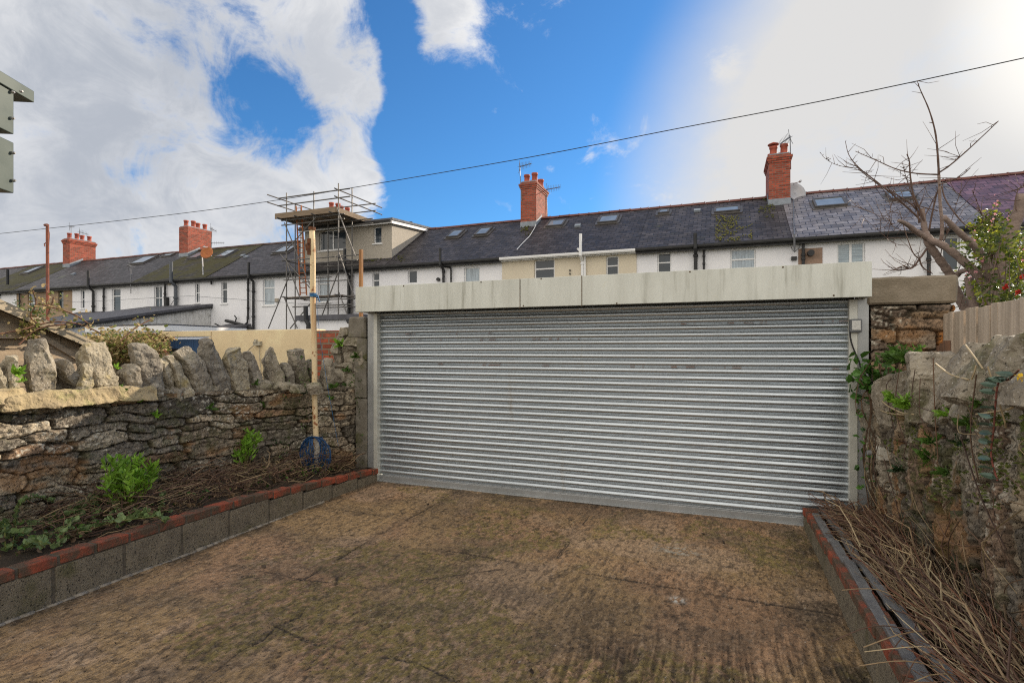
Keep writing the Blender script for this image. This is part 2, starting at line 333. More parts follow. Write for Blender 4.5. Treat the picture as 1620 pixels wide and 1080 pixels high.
# the concrete yard: brushed concrete with joints, a crack and broken edges, as real relief
def yard():
    x0, x1, y0, y1 = -4.1, .75, 1.2, 5.95; st = .0068
    nu = int((x1-x0)/st); nv = int((y1-y0)/.0088)
    X, Y = np.meshgrid(np.linspace(x0, x1, nu), np.linspace(y0, y1, nv), indexing='ij')
    wx = X+(fbm(X*.9, Y*.6, 3, 2)-.5)*.22
    z = (fbm(X*.7, Y*.7, 4, 5)-.5)*.03
    lin = vn(wx*42, Y*1.6, 9)*.45+vn(wx*95, Y*4.1, 4)*.55
    lin = .5+(sst(lin, .30, .70)-.5)*.9
    brush = fbm(X*.55, Y*.45, 3, 21)
    amt = .15+1.1*sst(brush, .40, .60)
    z += (lin-.5)*.011*amt
    fine = fbm(X*48, Y*34, 4, 31, .62); z += (fine-.5)*.010
    pit = sst(fbm(X*40, Y*32, 3, 77), .60, .72)*sst(fbm(X*1.5, Y*1.5, 3, 79), .35, .6); z -= pit*.007
    dark = np.zeros_like(X); pale = np.zeros_like(X)
    def dist_seg(px, py, qx, qy):
        dx, dy = qx-px, qy-py; t = np.clip(((X-px)*dx+(Y-py)*dy)/(dx*dx+dy*dy), 0, 1); return np.hypot(X-px-t*dx, Y-py-t*dy)
    wob = (fbm(X*5, Y*5, 4, 41)-.5)*.05
    for pts, wd, dp in [([(-2.1, 3.93), (.7, 3.86)], .010, .012), ([(-2.87, 5.8), (-2.86, 3.96), (-2.80, 3.05)], .009, .010), ([(-4.1, 3.0), (-3.1, 3.06), (-2.80, 3.05), (-2.35, 3.12)], .006, .007),
                        ([(-2.62, 3.2), (-2.46, 2.98), (-2.50, 2.78), (-2.43, 2.62), (-2.47, 2.47), (-2.43, 2.33), (-2.46, 2.2), (-2.40, 1.9), (-2.45, 1.2)], .005, .006),
                        ([(-2.45, 2.47), (-2.05, 2.4), (-1.5, 2.46), (-.9, 2.3), (-.2, 2.36)], .004, .005), ([(-1.25, 5.9), (-1.22, 3.9)], .004, .004), ([(-4.1, 4.55), (-2.87, 4.5)], .004, .003), ([(-2.3, 3.1), (-1.55, 3.75)], .004, .004)]:
        for (a, b), (c_, d) in zip(pts[:-1], pts[1:]):
            D = dist_seg(a, b, c_, d)+wob*.6
            m = (1-sst(np.abs(D), wd*.4, wd*1.7))*sst(fbm(X*3+1, Y*3, 3, 18), .22, .42); z -= m*dp; dark = np.maximum(dark, m*1.0)
            dark = np.maximum(dark, (1-sst(np.abs(D), 0, .12))*.30*sst(fbm(X*7, Y*7, 3, 8), .35, .6))
    # a slab panel left of the crack sits a touch higher, patch slab is smoother
    lift = sst(-(X+2.45+wob), 0, .02)*sst(2.95-Y+wob, 0, .03); z += lift*.006
    patch = sst(X+2.75, 0, .02)*sst(-1.75-X+wob, 0, .03)*sst(Y-3.15+.5*(X+2.4)+wob, 0, .03)*sst(3.75-Y, 0, .05)
    # stains that have their own shapes
    moss = sst(fbm(X*1.15+4, Y*1.15, 6, 55, .6)-.02+.13*np.exp(-((X+1.9)**2+(Y-2.9)**2)/.9)+.05*(X > .2), .56, .63)*sst(fbm(X*30, Y*20, 4, 60, .65), .40, .52)
    damp = sst(fbm(X*1.6, Y*2.4+9, 5, 66, .6), .50, .70)
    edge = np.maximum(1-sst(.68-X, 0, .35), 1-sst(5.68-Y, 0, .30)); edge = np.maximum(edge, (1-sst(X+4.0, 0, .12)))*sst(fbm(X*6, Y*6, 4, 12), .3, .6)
    pink = sst(fbm(X*1.1+9, Y*.9+3, 4, 70), .45, .65)
    speck = sst(fbm(X*42, Y*18, 3, 90), .56, .68)
    blot = sst(fbm(X*21+3, Y*15, 3, 91), .75, .80)
    base = np.stack([.310+.02*pink, .213-.004*pink, .110+.012*pink], -1)
    base = base*(1-.12*patch[..., None])+np.array([.30, .225, .17])*.12*patch[..., None]
    def mixin(b, c, f): return b*(1-f[..., None])+np.array(c)*f[..., None]
    pl = sst(fbm(X*1.4+14, Y*1.1+5, 5, 155, .6), .52, .60)*(1-moss); base = mixin(base, (.40, .29, .20), pl*.55); base = mixin(base, (.15, .14, .025), moss*.62)
    base = mixin(base, (.11, .085, .058), damp*.50)
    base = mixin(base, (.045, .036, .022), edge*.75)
    base = mixin(base, (.030, .022, .015), dark)
    base = mixin(base, (.05, .038, .028), speck*.55); base = mixin(base, (.022, .018, .014), blot*.65)
    base = mixin(base, (.05, .036, .024), pit*.6); g3 = sst(fbm(X*75, Y*48, 3, 201, .6), .555, .61); base = mixin(base, (.05, .038, .028), g3*.38); g4 = sst(fbm(X*80, Y*60, 3, 207, .6), .60, .65); base = mixin(base, (.42, .33, .24), g4*.28); base *= (1+.16*((X < -2.865)*1.0)-.10*((X > -2.865) & (Y < 3.88))+.10*((X > -1.235) & (Y > 3.9)))[..., None]; base *= np.array([1.06, 1.0, .95]); base *= (.62+.78*fbm(X*34, Y*30, 5, 99, .75))[..., None]; base *= (.62+.76*lin*np.minimum(amt, 1.15)+.38*(1-np.minimum(amt, 1)))[..., None]
    wh = sst(vn(X*70, Y*70, 123), .965, .99)*.8; base = mixin(base, (.5, .45, .38), wh)
    sp = np.exp(-(((X+.28)**2+(Y-3.7)**2)/.0016)); base = mixin(base, (.6, .6, .55), np.clip(sp*1.3*sst(fine, .4, .6), 0, 1))
    sp = np.exp(-(((X+.35)/.16)**2+((Y-4.62)/.13)**2)); base = mixin(base, (.42, .40, .34), np.clip(sp*sst(fbm(X*30, Y*30, 3, 5), .5, .62), 0, .8))
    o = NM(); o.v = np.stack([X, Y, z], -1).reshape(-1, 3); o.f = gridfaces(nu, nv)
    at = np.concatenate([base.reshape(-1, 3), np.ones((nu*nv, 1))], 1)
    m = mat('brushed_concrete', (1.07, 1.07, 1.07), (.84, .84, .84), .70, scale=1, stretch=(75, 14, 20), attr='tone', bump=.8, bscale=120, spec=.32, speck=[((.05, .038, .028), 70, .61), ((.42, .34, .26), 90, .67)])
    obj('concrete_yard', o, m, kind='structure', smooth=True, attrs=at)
    g = MB(); g.add([(-6,-6,-.035),(4,-6,-.035),(4,1.25,-.035),(-6,1.25,-.035)], [(0,1,2,3)])
    obj('paved_yard', g, mat('plain_concrete', (.25, .2, .15), (.18, .14, .1), .85, scale=3, bump=.5), kind='structure')
yard()

# ------------------------------------------------------------------ roller shutter gate
YG = 5.71
galv = mat('galvanised_slats', (.54, .585, .62), (.48, .52, .55), .42, metal=.95, scale=3, stretch=(.15, 1, 3), streak=((.42, .39, .34), .60))
galvp = mat('grey_steel', (.42, .43, .43), (.33, .34, .34), .5, metal=.5, scale=4, c3=(.25, .17, .1), s3=4, t3=(.68, .8))
hoodm = mat('weathered_steel_hood', (.62, .635, .585), (.54, .55, .50), .55, metal=.15, scale=3, stretch=(2.5, 2.5, .5), streak=((.30, .30, .25), .50), c3=(.60, .57, .44), s3=3.2, t3=(.62, .75), bump=.05)
gt = thing('roller_shutter_gate', (-1.45, YG, 0), 'wide galvanised roller shutter closing off the concrete yard, under a long steel hood', 'shutter gate')
def shutter():
    x0, x1 = -4.03, 1.06; z0, n = .075, 28; p = (2.12-z0)/n
    prof = []
    for i in range(n):
        b = z0+i*p
        prof += [(b+.0005, .018), (b+.006, .018)]
        for k in range(11):
            a = k/10*math.pi; prof.append((b+.008+(p-.009)*(k/10), .012-.024*math.sin(a)**.75))
    prof.append((z0+n*p, .004))
    xs = np.linspace(x0, x1, 60); PZ = np.array([q[0] for q in prof]); PY = np.array([q[1] for q in prof])
    Xg, Zg = np.meshgrid(xs, PZ, indexing='ij'); Yg = YG+.02+PY[None, :]+(fbm(Xg*.9, Zg*1.7, 3, 3)-.5)*.007
    Zg = Zg+(fbm(Xg*.5, Zg*.4, 2, 8)-.5)*.010
    o = NM(); o.v = np.stack([Xg, Yg, Zg], -1).reshape(-1, 3); o.f = gridfaces(len(xs), len(PZ))
    me = obj('shutter_curtain', o, galv, gt, smooth=True)
    q = MB(); rs = random.Random(9)
    for row, lo, hi, nn in ((23, -3.9, -1.2, 12), (25, -.6, 1.0, 12), (19, -3.6, 1.0, 14), (24, -3.9, -2.5, 6)):
        for _ in range(nn):
            x = rs.uniform(lo, hi); l_ = rs.uniform(.01, .09); zz = z0+row*p+.0065; q.box((x, YG+.014, zz-.004), (x+l_, YG+.0185, zz+rs.uniform(0, .0015)))
    rust = obj('rust_streaks', q, mat('rust_bloom', (.34, .16, .09), (.24, .14, .09), .9, scale=30), gt); rust['kind'] = 'stuff'
    b = MB().box((x0, YG-.01, -.005), (x1, YG+.045, .07)); b.box((x0, YG-.04, -.003), (x1, YG-.01, .012)); obj('bottom_rail', b, galvp, gt, bevel=.004)
    for a, c_ in ((-4.085, -4.03), (1.06, 1.125)):
        b = MB().box((a, YG-.045, -.02), (c_, YG-.005, 2.10)); b.box((a, YG-.005, -.02), (c_, YG+.08, 2.10)); obj('guide_rail', b, mat('pale_rail', (.62, .62, .56), (.5, .5, .46), .5, metal=.3, scale=3, c3=(.3, .2, .1), s3=5, t3=(.68, .8)), gt, bevel=.003)
    for a, c_ in ((-4.185, -4.087), (1.127, 1.215)):
        b = MB().box((a, YG-.03, -.02), (c_, YG+.10, 2.12)); obj('steel_jamb', b, galvp, gt, bevel=.004)
    b = MB(); ZT, ZB = 2.405, 2.10
    for a, c_ in ((-4.185, -2.04), (-2.036, -1.36), (-1.357, 1.185)):
        b.box((a, 5.44, ZB), (c_, 5.46, ZT)); b.box((a, 5.46, ZT-.02), (c_, 6.0, ZT-.002)); 
    b.box((-4.187, 5.443, ZB), (-4.165, 6.0, ZT-.01)); b.box((1.165, 5.443, ZB), (1.187, 6.0, ZT-.01))
    h = obj('hood', b, hoodm, gt, bevel=.003)
    b = MB().box((-4.16, 5.462, ZB+.003), (1.16, 5.56, ZB+.02)); b.box((-4.16, 5.98, 1.9), (1.16, 5.995, ZT-.03)); b.box((-4.10, 5.56, ZB+.03), (1.12, 5.68, ZB+.05)); obj('soffit_plate', b, mat('brown_steel', (.13, .11, .08), (.09, .075, .055), .6, metal=.3), gt)
    b = MB().tube([(-4.1, 5.86, 2.24), (1.1, 5.86, 2.24)], .11, 16); obj('roller_drum', b, galvp, gt, smooth=True)
    sm_ = mat('rusty_seam', (.12, .07, .03), (.07, .06, .04), .8)
    for x in (-2.04, -1.36): obj('seam', MB().box((x-.003, 5.4375, ZB-.012), (x+.004, 5.4395, ZT+.002)), sm_, gt)
    for x, z in ((-3.5, 2.39), (-2.5, 2.39), (-1.8, 2.395), (-2.0, 2.115), (-.3, 2.39), (.5, 2.39), (-1.0, 2.11), (.9, 2.12)): obj('rivet', MB().tube([(x, 5.434, z), (x, 5.438, z), (x, 5.442, z)], [.004, .008, .009], 8), sm_, gt)
shutter()

# concrete gatepost on the left, stacked of rough blocks
conc = mat('rough_concrete', (.22, .20, .165), (.14, .125, .10), .95, scale=6, bump=.9, bscale=30, c3=(.09, .085, .035), s3=2.2, t3=(.5, .68), streak=((.08, .07, .055), .55))
def rough_block(mb, a, b, amp=.008, seed=0, res=.05):
    """box with chipped, uneven faces"""
    a = Vector(a); b = Vector(b); bm = bmesh.new(); bmesh.ops.create_cube(bm, size=1)
    d = b-a
    for v in bm.verts: v.co = Vector((a.x+(v.co.x+.5)*d.x, a.y+(v.co.y+.5)*d.y, a.z+(v.co.z+.5)*d.z))
    bmesh.ops.bevel(bm, geom=bm.edges[:], offset=min(d)*.07, segments=1, affect='EDGES')
    for _ in range(6):
        le = [e for e in bm.edges if e.calc_length() > res*1.6]
        if not le: break
        bmesh.ops.subdivide_edges(bm, edges=le, cuts=1, use_grid_fill=True)
    bmesh.ops.triangulate(bm, faces=[f for f in bm.faces if len(f.verts) > 4])
    bm.normal_update()
    for v in bm.verts:
        q = v.co*7+Vector((seed*3.1, seed, 0)); n = mnoise.fractal(q, 1.0, 2.0, 4)
        v.co += v.normal*n*amp
    bm.verts.index_update(); mb.add([v.co.copy() for v in bm.verts], [[v.index for v in f.verts] for f in bm.faces]); bm.free()
b = MB(); rough_block(b, (-4.36, 5.66, -.05), (-4.19, 5.98, 1.02), .012, 1); rough_block(b, (-4.37, 5.66, 1.03), (-4.20, 5.98, 1.50), .012, 2); rough_block(b, (-4.35, 5.67, 1.51), (-4.20, 5.97, 1.78), .012, 3)
rough_block(b, (-4.47, 5.66, 1.79), (-4.21, 6.0, 2.06), .012, 4)
obj('concrete_gatepost', b, conc, label='rough weathered concrete gatepost left of the roller shutter', cat='gatepost')

# ------------------------------------------------------------------ rubble walls
def stone_wall(name, path, Hf, seed, parent, m, sl=(.14, .46), rh=(.06, .15), st=.0115, z0=-.05, swap=False, proud=.05, thick=.35, side=1, mossy=.3, palette=None, rub=0.0):
    """path: list of (x,y) walked so that the visible face is on the `side` (right = 1) of travel"""
    rs = np.random.RandomState(seed)
    P = np.array(path, float); seg = np.hypot(*(P[1:]-P[:-1]).T); cum = np.concatenate([[0], np.cumsum(seg)]); Lt = cum[-1]
    Hm = max(Hf(u) for u in np.linspace(0, Lt, 40))
    sites = []
    A_, B_ = (Hm-z0, Lt) if swap else (Lt, Hm-z0)
    v = 0
    while v < B_+.1:
        h = rs.uniform(*rh); u = -rs.uniform(0, .3)
        while u < A_+.1:
            w = rs.uniform(*sl)*(.7+.6*h/rh[1]); k = 1
            if rs.rand() < .18 and h > rh[0]*1.5:      # split course
                q = rs.uniform(.35, .65); sites.append((u+w/2, v+h*q/2, w/2, h*q/2)); sites.append((u+w/2+rs.uniform(-.03, .03), v+h*(1+q)/2, w/2, h*(1-q)/2))
            else: sites.append((u+w/2, v+h/2+rs.uniform(-.015, .015), w/2, h/2*rs.uniform(.92, 1.1)))
            u += w
        v += h
    Sx = np.array(sites); ns = len(Sx)
    nu = int(Lt/st)+2; nv = int((Hm-z0)/st)+2
    us = np.linspace(0, Lt, nu); hh = np.array([Hf(u) for u in us])
    Ug = np.repeat(us[:, None], nv, 1); Vn = np.linspace(0, 1, nv)[None, :]; Vg = Vn*(hh[:, None]-z0)
    a, b_ = (Vg, Ug) if swap else (Ug, Vg)
    aw = a+(fbm(a*4, b_*7, 3, seed)-.5)*.10+(fbm(a*16, b_*22, 3, seed+3)-.5)*.03; bw = b_+(fbm(a*2.2, b_*4, 3, seed+1)-.5)*.16+(fbm(a*16, b_*22, 3, seed+4)-.5)*.022
    aw = aw.ravel(); bw = bw.ravel(); n = len(aw)
    f1 = np.full(n, 9e9); f2 = np.full(n, 9e9); idx = np.zeros(n, int)
    for i, (su, sv, sw, sh) in enumerate(Sx):
        sel = np.nonzero((np.abs(aw-su) < sw*1.9+.03) & (np.abs(bw-sv) < sh*1.9+.03))[0]
        if len(sel) == 0: continue
        d = ((np.abs(aw[sel]-su)/sw)**3.2+(np.abs(bw[sel]-sv)/sh)**3.2)**(1/3.2)
        better = d < f1[sel]; f2[sel] = np.where(better, f1[sel], np.minimum(f2[sel], d)); s2 = sel[better]; f1[s2] = d[better]; idx[s2] = i
    f2 = np.minimum(f2, 2.2)
    sh = np.minimum(Sx[:, 3], Sx[:, 2])[idx]
    gap = np.minimum((f2-f1)*sh*.8, np.maximum(1.25-f1, 0)*sh)        # metres from the joint, roughly
    r = rs.rand(ns, 6)
    rise = sst(gap, .0012, .009)
    prd = (r[:, 0]*.6+.4)[idx]*proud
    tilt = ((r[:, 1]-.5)[idx]*(aw-Sx[idx, 0])/Sx[idx, 2]+(r[:, 2]-.5)[idx]*(bw-Sx[idx, 1])/Sx[idx, 3])*.030
    au, av = a.ravel(), b_.ravel()
    lay = fbm(au*34, av*3+r[idx, 3]*9, 4, seed+7) if swap else fbm(au*3+r[idx, 3]*9, av*34, 4, seed+7); chip = fbm(au*15+r[idx, 4]*5, av*24, 5, seed+9, .6)
    ridge = np.abs(chip-.5)*2
    Hh = rise*(prd+tilt+(lay-.5)*.026+(ridge-.3)*.026)+(fbm(au*30, av*30, 4, seed+11)-.5)*.014+(fbm(au*1.1, av*1.1, 3, seed+13)-.5)*.045
    Hh = Hh-(1-rise)*.034
    # fade to nothing at the ends so it meets its neighbours
    x = np.interp(us, cum, P[:, 0]); y = np.interp(us, cum, P[:, 1])
    tx = np.gradient(x); ty = np.gradient(y); ln = np.hypot(tx, ty); tx /= ln; ty /= ln
    k = 15; ker = np.ones(k)/k; tx = np.convolve(np.pad(tx, k//2, 'edge'), ker, 'valid'); ty = np.convolve(np.pad(ty, k//2, 'edge'), ker, 'valid')
    nx, ny = ty*side, -tx*side
    Hg = Hh.reshape(nu, nv); 
    Xg = x[:, None]+nx[:, None]*Hg; Yg = y[:, None]+ny[:, None]*Hg; Zg = z0+Vg
    # colour per stone
    pal = np.array(palette or [(.24, .20, .155), (.205, .18, .145), (.28, .235, .175), (.175, .155, .13), (.25, .17, .115), (.32, .28, .22), (.15, .135, .115)])
    pi = (r[:, 5]*len(pal)).astype(int) % len(pal); c = pal[pi][idx]*(.75+.5*r[idx, 4])[:, None]
    c = c*(.30+1.38*(fbm(au*40, av*22, 5, seed+20, .65) if swap else fbm(au*22, av*40, 5, seed+20, .65)))[:, None]
    mortar = np.array([.11, .09, .066])*(.35+.9*fbm(au*30, av*30, 3, seed+22))[:, None]
    c = mortar*(1-rise[:, None])+c*rise[:, None]
    pk = sst(fbm(au*70, av*70, 3, seed+41, .6), .57, .63)[:, None]*.7; c = c*(1-pk)+np.array([.03, .024, .018])*pk
    ir = sst(fbm(au*3, av*6, 4, seed+25), .60, .72)[:, None]*.55; c = c*(1-ir)+np.array([.30, .16, .07])*ir
    ms = sst(fbm(au*2.2, av*2.2, 5, seed+30, .6)+mossy*.12, .57, .68)*sst(fbm(au*22, av*22, 3, seed+31), .4, .6)*mossy; c = c*(1-ms[:, None])+np.array([.055, .065, .018])*ms[:, None]
    lc = sst(vn(au*60, av*60, seed+33)*.7+fbm(au*3, av*3, 3, seed+35)*.6, .93, .98)[:, None]*.8; c = c*(1-lc)+np.array([.50, .48, .42])*lc
    V = np.stack([Xg, Yg, Zg], -1).reshape(-1, 3); F = gridfaces(nu, nv, flip=(side < 0))
    # top and back sheet
    step = 8; ui = list(range(0, nu, step))+[nu-1]; nb = len(ui)
    top = []; 
    for j, off in enumerate((0, .33, .66, 1.0)):
        for q in ui: top.append((Xg[q, -1]-nx[q]*thick*off, Yg[q, -1]-ny[q]*thick*off, hh[q]+(.02 if off in (.33, .66) else 0)+.012*math.sin(q*1.7+j)*(off > 0)))
    for q in ui: top.append((x[q]-nx[q]*thick, y[q]-ny[q]*thick, z0))
    base = len(V); V = np.concatenate([V, np.array(top)]); extra = []
    for j in range(4):
        for i in range(nb-1):
            f = (base+j*nb+i, base+j*nb+i+1, base+(j+1)*nb+i+1, base+(j+1)*nb+i); extra.append(f if side > 0 else f[::-1])
    for e, q in ((0, 0), (nb-1, nu-1)):
        f = (q*nv, q*nv+nv-1, base+3*nb+e, base+4*nb+e); extra.append(f if (e == 0) else f[::-1])
    F = np.concatenate([F, np.array(extra)])
    C = np.concatenate([c, np.tile([[.13, .11, .085]], (len(top), 1))]); C = np.concatenate([C, np.ones((len(C), 1))], 1)
    o = NM(); o.v = V; o.f = F
    return obj(name, o, m, parent, smooth=False if False else True, attrs=C)
stonem = mat('rubble_stone', (1.5, 1.45, 1.36), (.98, .96, .92), .9, scale=32, attr='tone', bump=1.0, bscale=80, spec=.25, speck=[((.12, .10, .08), 70, .585), ((1.9, 1.8, 1.6), 90, .64)])
copem = mat('lichened_coping_stone', (.46, .40, .29), (.28, .245, .185), .92, scale=6, bump=1.0, bscale=45, c3=(.36, .29, .13), s3=4, t3=(.52, .72), speck=[((.10, .085, .06), 45, .60), ((.62, .58, .48), 55, .615)], streak=((.10, .09, .075), .5), spec=.25)
copem3 = mat('dark_coping_stone', (.29, .26, .21), (.165, .145, .12), .92, scale=7, bump=1, bscale=45, c3=(.26, .22, .16), s3=5, t3=(.55, .7), speck=[((.07, .06, .045), 45, .60), ((.5, .47, .4), 70, .62)], streak=((.07, .065, .05), .5), spec=.25)
copem2 = mat('grey_coping_stone', (.37, .325, .25), (.22, .19, .15), .92, scale=6, bump=1.0, bscale=45, c3=(.12, .115, .055), s3=3, t3=(.5, .7), speck=[((.08, .07, .05), 45, .60), ((.55, .52, .46), 60, .62)], streak=((.09, .08, .07), .5), spec=.25)

def boulder(c, size, rot, seed, sharp=.5, taper=.3, cuts=None):
    """angular split stone: convex blank cut by random planes, then weathered"""
    rs = random.Random(seed); bm = bmesh.new(); bmesh.ops.create_cube(bm, size=2)
    for k in range(cuts or 9):
        th = rs.uniform(0, 2*math.pi); ph = rs.uniform(-1.0, 1.3)
        n = Vector((math.cos(th)*math.cos(ph), math.sin(th)*math.cos(ph), math.sin(ph))).normalized()
        sup = abs(n.x)+abs(n.y)+abs(n.z)
        d = sup*rs.uniform(.60, .80)
        r = bmesh.ops.bisect_plane(bm, geom=bm.verts[:]+bm.edges[:]+bm.faces[:], plane_co=n*d, plane_no=n, clear_outer=True)
        es = [e for e in r['geom_cut'] if isinstance(e, bmesh.types.BMEdge)]
        if es: bmesh.ops.contextual_create(bm, geom=es)
    bmesh.ops.remove_doubles(bm, verts=bm.verts[:], dist=.02)
    for v in bm.verts:
        k = 1-taper*(v.co.z*.5+.5); v.co.x *= k; v.co.y *= (1-taper*.6*(v.co.z*.5+.5))
        v.co = Vector((v.co.x*size[0]/2, v.co.y*size[1]/2, v.co.z*size[2]/2))
    bmesh.ops.triangulate(bm, faces=bm.faces[:])
    for _ in range(7):
        le = [e for e in bm.edges if e.calc_length() > .024]
        if not le: break
        bmesh.ops.subdivide_edges(bm, edges=le, cuts=1)
        bmesh.ops.triangulate(bm, faces=[f for f in bm.faces if len(f.verts) > 3])
    for _ in range(1): bmesh.ops.smooth_vert(bm, verts=bm.verts[:], factor=.4, use_axis_x=True, use_axis_y=True, use_axis_z=True)
    bm.normal_update(); sd = Vector((seed*1.7, seed*.9, seed*2.3))
    for v in bm.verts:
        n = mnoise.fractal(v.co*6+sd, 1.0, 2.0, 3)*.010+mnoise.fractal(Vector((v.co.x*16, v.co.y*16, v.co.z*16))+sd, .8, 2.0, 5)*.012-abs(mnoise.noise(v.co*5+sd*2))*.014+(.006 if mnoise.noise(Vector((v.co.x*3, v.co.y*3, v.co.z*9))+sd) > .12 else 0)
        v.co += v.normal*n
    M = Matrix.Translation(c)@rot.to_4x4(); mb = MB(); bm.verts.index_update()
    mb.add([M@v.co for v in bm.verts], [[v.index for v in f.verts] for f in bm.faces]); bm.free(); return mb
from mathutils import Euler
# ---- left wall
lw = thing('rubble_garden_wall', (-5.0, 3.6, 0), 'long sunlit rubble stone garden wall behind the left planting bed, topped with upright coping stones', 'stone wall')
LP = [(-5.0, -.6), (-5.0, 3.9), (-4.9, 4.7), (-4.68, 5.25), (-4.46, 5.62), (-4.40, 5.86)]
LH = lambda u: 1.33-.035*max(0, u-1.2) if u < 6.2 else 1.155
stone_wall('stonework', LP, LH, 11, lw, stonem, sl=(.17, .56), rh=(.07, .19), st=.009, side=1, mossy=.45, proud=.055)
cop = [(-12,34,575,612,.1),(16,32,568,612,0),(62,56,541,612,.04),(104,30,572,610,.25),(126,34,578,614,-.2),(157,52,549,622,.05),(201,38,579,616,.0),(229,58,546,620,.12),(258,26,562,618,.15),(276,24,566,618,.2),
       (302,50,552,622,.22),(336,48,541,622,.22),(371,48,556,620,.22),(404,34,559,613,.2),(428,36,554,615,.12),(449,24,578,616,.1),(474,40,557,614,.1),(497,26,572,614,.2),(514,26,570,616,-.1)]
for i, (px, w, yt, yb, ln) in enumerate(cop):
    # distance to the wall line at this column
    best = None
    for (a, b) in zip(LP[:-1], LP[1:]):
        d = ray(px, 552); ax, ay = a; bx, by = b; den = d.x*(by-ay)-d.y*(bx-ax)
        if abs(den) < 1e-6: continue
        t = (ax*(by-ay)-ay*(bx-ax))/den; s_ = (t*d.x-ax)/(bx-ax) if abs(bx-ax) > 1e-6 else (t*d.y-ay)/(by-ay)
        if -.001 <= s_ <= 1.001 and t > 0: best = (t, math.atan2(by-ay, bx-ax))
    if best is None: best = (6.9, 1.2)
    t, ang = best; t += .12
    zt = CAMZ+(HZ-yt)/FPX*t; zb = CAMZ+(HZ-yb)/FPX*t; p = at_t(px, 552, t); sc = t/FPX
    hgt = zt-zb+.06; wd = w*sc*1.22
    rot = Euler((ln*1.3+random.uniform(0, .10), random.uniform(-.08, .08), random.uniform(-.22, .22)+ang-1.57)).to_matrix()
    # the stone lies along the view-facing diagonal of the wall line
    mb = boulder(Vector((p.x+random.uniform(-.04, .05), p.y, (zt+zb)/2-.02)), (random.uniform(.24, .30), max(.10, wd-.16), hgt*1.10), rot, 100+i, taper=random.uniform(.12, .42), cuts=10)
    obj('coping_stone', mb, [copem, copem, copem2, copem3][i % 4] if i < 13 else [copem2, copem3][i % 2], lw, smooth=False)
for yy, ll in ((1.35, .9), (2.05, .8), (2.75, .75), (3.25, .4)): obj('mortar_capping', boulder(Vector((-4.965, yy, LH(yy+.6)+.005)), (.24, ll*1.25, .13), Euler((0, 0, 0)).to_matrix(), int(yy*100), taper=.25), mat('sandy_mortar', (.44, .35, .20), (.33, .26, .16), .95, scale=8, bump=.8, bscale=60, c3=(.30, .29, .12), s3=4, t3=(.5, .7)), lw)
# small wedge stones between
for i in range(26):
    px = random.uniform(-10, 520); d = ray(px, 552); t = -5.0/d.x if px < 350 else 6.2; t = min(t, 7)+.02; p = at_t(px, 552, t)
    p.z = LH(p.y+.6)+random.uniform(-.01, .05)
    obj('wedge_stone', boulder(p, (random.uniform(.08, .2), .14, random.uniform(.06, .12)), Euler((random.uniform(-.3, .3), random.uniform(-.3, .3), random.uniform(0, 3))).to_matrix(), 300+i), copem2, lw, smooth=False)
# wall end rising beside the gatepost
b = MB(); we = thing('stone_wall_end', (-4.55, 5.9, 0), 'ragged stacked stone wall end with moss, between the red brick pier and the concrete gatepost', 'wall end')
rs = random.Random(5); z = 1.12; k = 0
while z < 1.86:
    h = rs.uniform(.09, .16); x = -4.78+max(0, (z-1.5))*.35
    while x < -4.40:
        w = rs.uniform(.13, .24); obj('wall_stone', boulder(Vector((x+w/2, 5.84+rs.uniform(-.03, .03), z+h/2)), (w*1.25, .3, h*1.35), Euler((0, rs.uniform(-.12, .12), rs.uniform(-.3, .3))).to_matrix(), 500+k, taper=.1), copem2, we, smooth=False); x += w; k += 1
    z += h*.93
b = MB().box((-4.80, 5.90, -.05), (-4.42, 6.1, 1.6)); obj('wall_core', b, conc, we)
# ---- right wall
rw = thing('mossy_rubble_wall', (1.4, 3.6, 0), 'dark mossy rubble wall along the right bed with large slanted boulders on top', 'stone wall')
RP = [(1.36, -.3), (1.31, 1.5), (1.30, 4.6), (1.26, 5.66)]
RH = lambda u: 1.30 if u < 4.0 else 1.30-.10*(u-4.0)
stone_wall('stonework', RP, RH, 23, rw, stonem, sl=(.14, .42), rh=(.07, .20), st=.0085, side=-1, swap=True, mossy=.55, proud=.085,
           palette=[(.225, .195, .155), (.185, .16, .13), (.24, .20, .15), (.15, .132, .11), (.215, .155, .115), (.29, .26, .215), (.13, .115, .095)])
rc = [(1402,70,596,690,.0),(1432,96,592,668,-.35),(1481,84,562,656,-.1),(1500,60,600,668,.3),(1533,68,547,640,.12),(1517,50,606,668,.1),(1566,60,562,668,.35),(1590,90,548,650,.42),(1640,110,540,640,.35),(1606,60,600,670,.2),(1700,130,540,660,.3),(1372,52,620,690,.1)]
for i, (px, w, yt, yb, ln) in enumerate(rc):
    d = ray(px, 552); t = 1.30/d.x+.10; t = min(t, 5.45); p = at_t(px, 552, t); sc = t/FPX
    zt = CAMZ+(HZ-yt)/FPX*t; zb = CAMZ+(HZ-yb)/FPX*t
    rot = Euler((random.uniform(-.1, .1), ln, YAW+random.uniform(-.3, .2)-.35)).to_matrix()
    obj('coping_boulder', boulder(Vector((max(p.x, 1.33+.02), p.y, (zt+zb)/2)), (w*sc*1.12, .30, (zt-zb)*1.12), rot, 700+i, taper=random.uniform(.1, .35), cuts=10), copem2, rw, smooth=False)

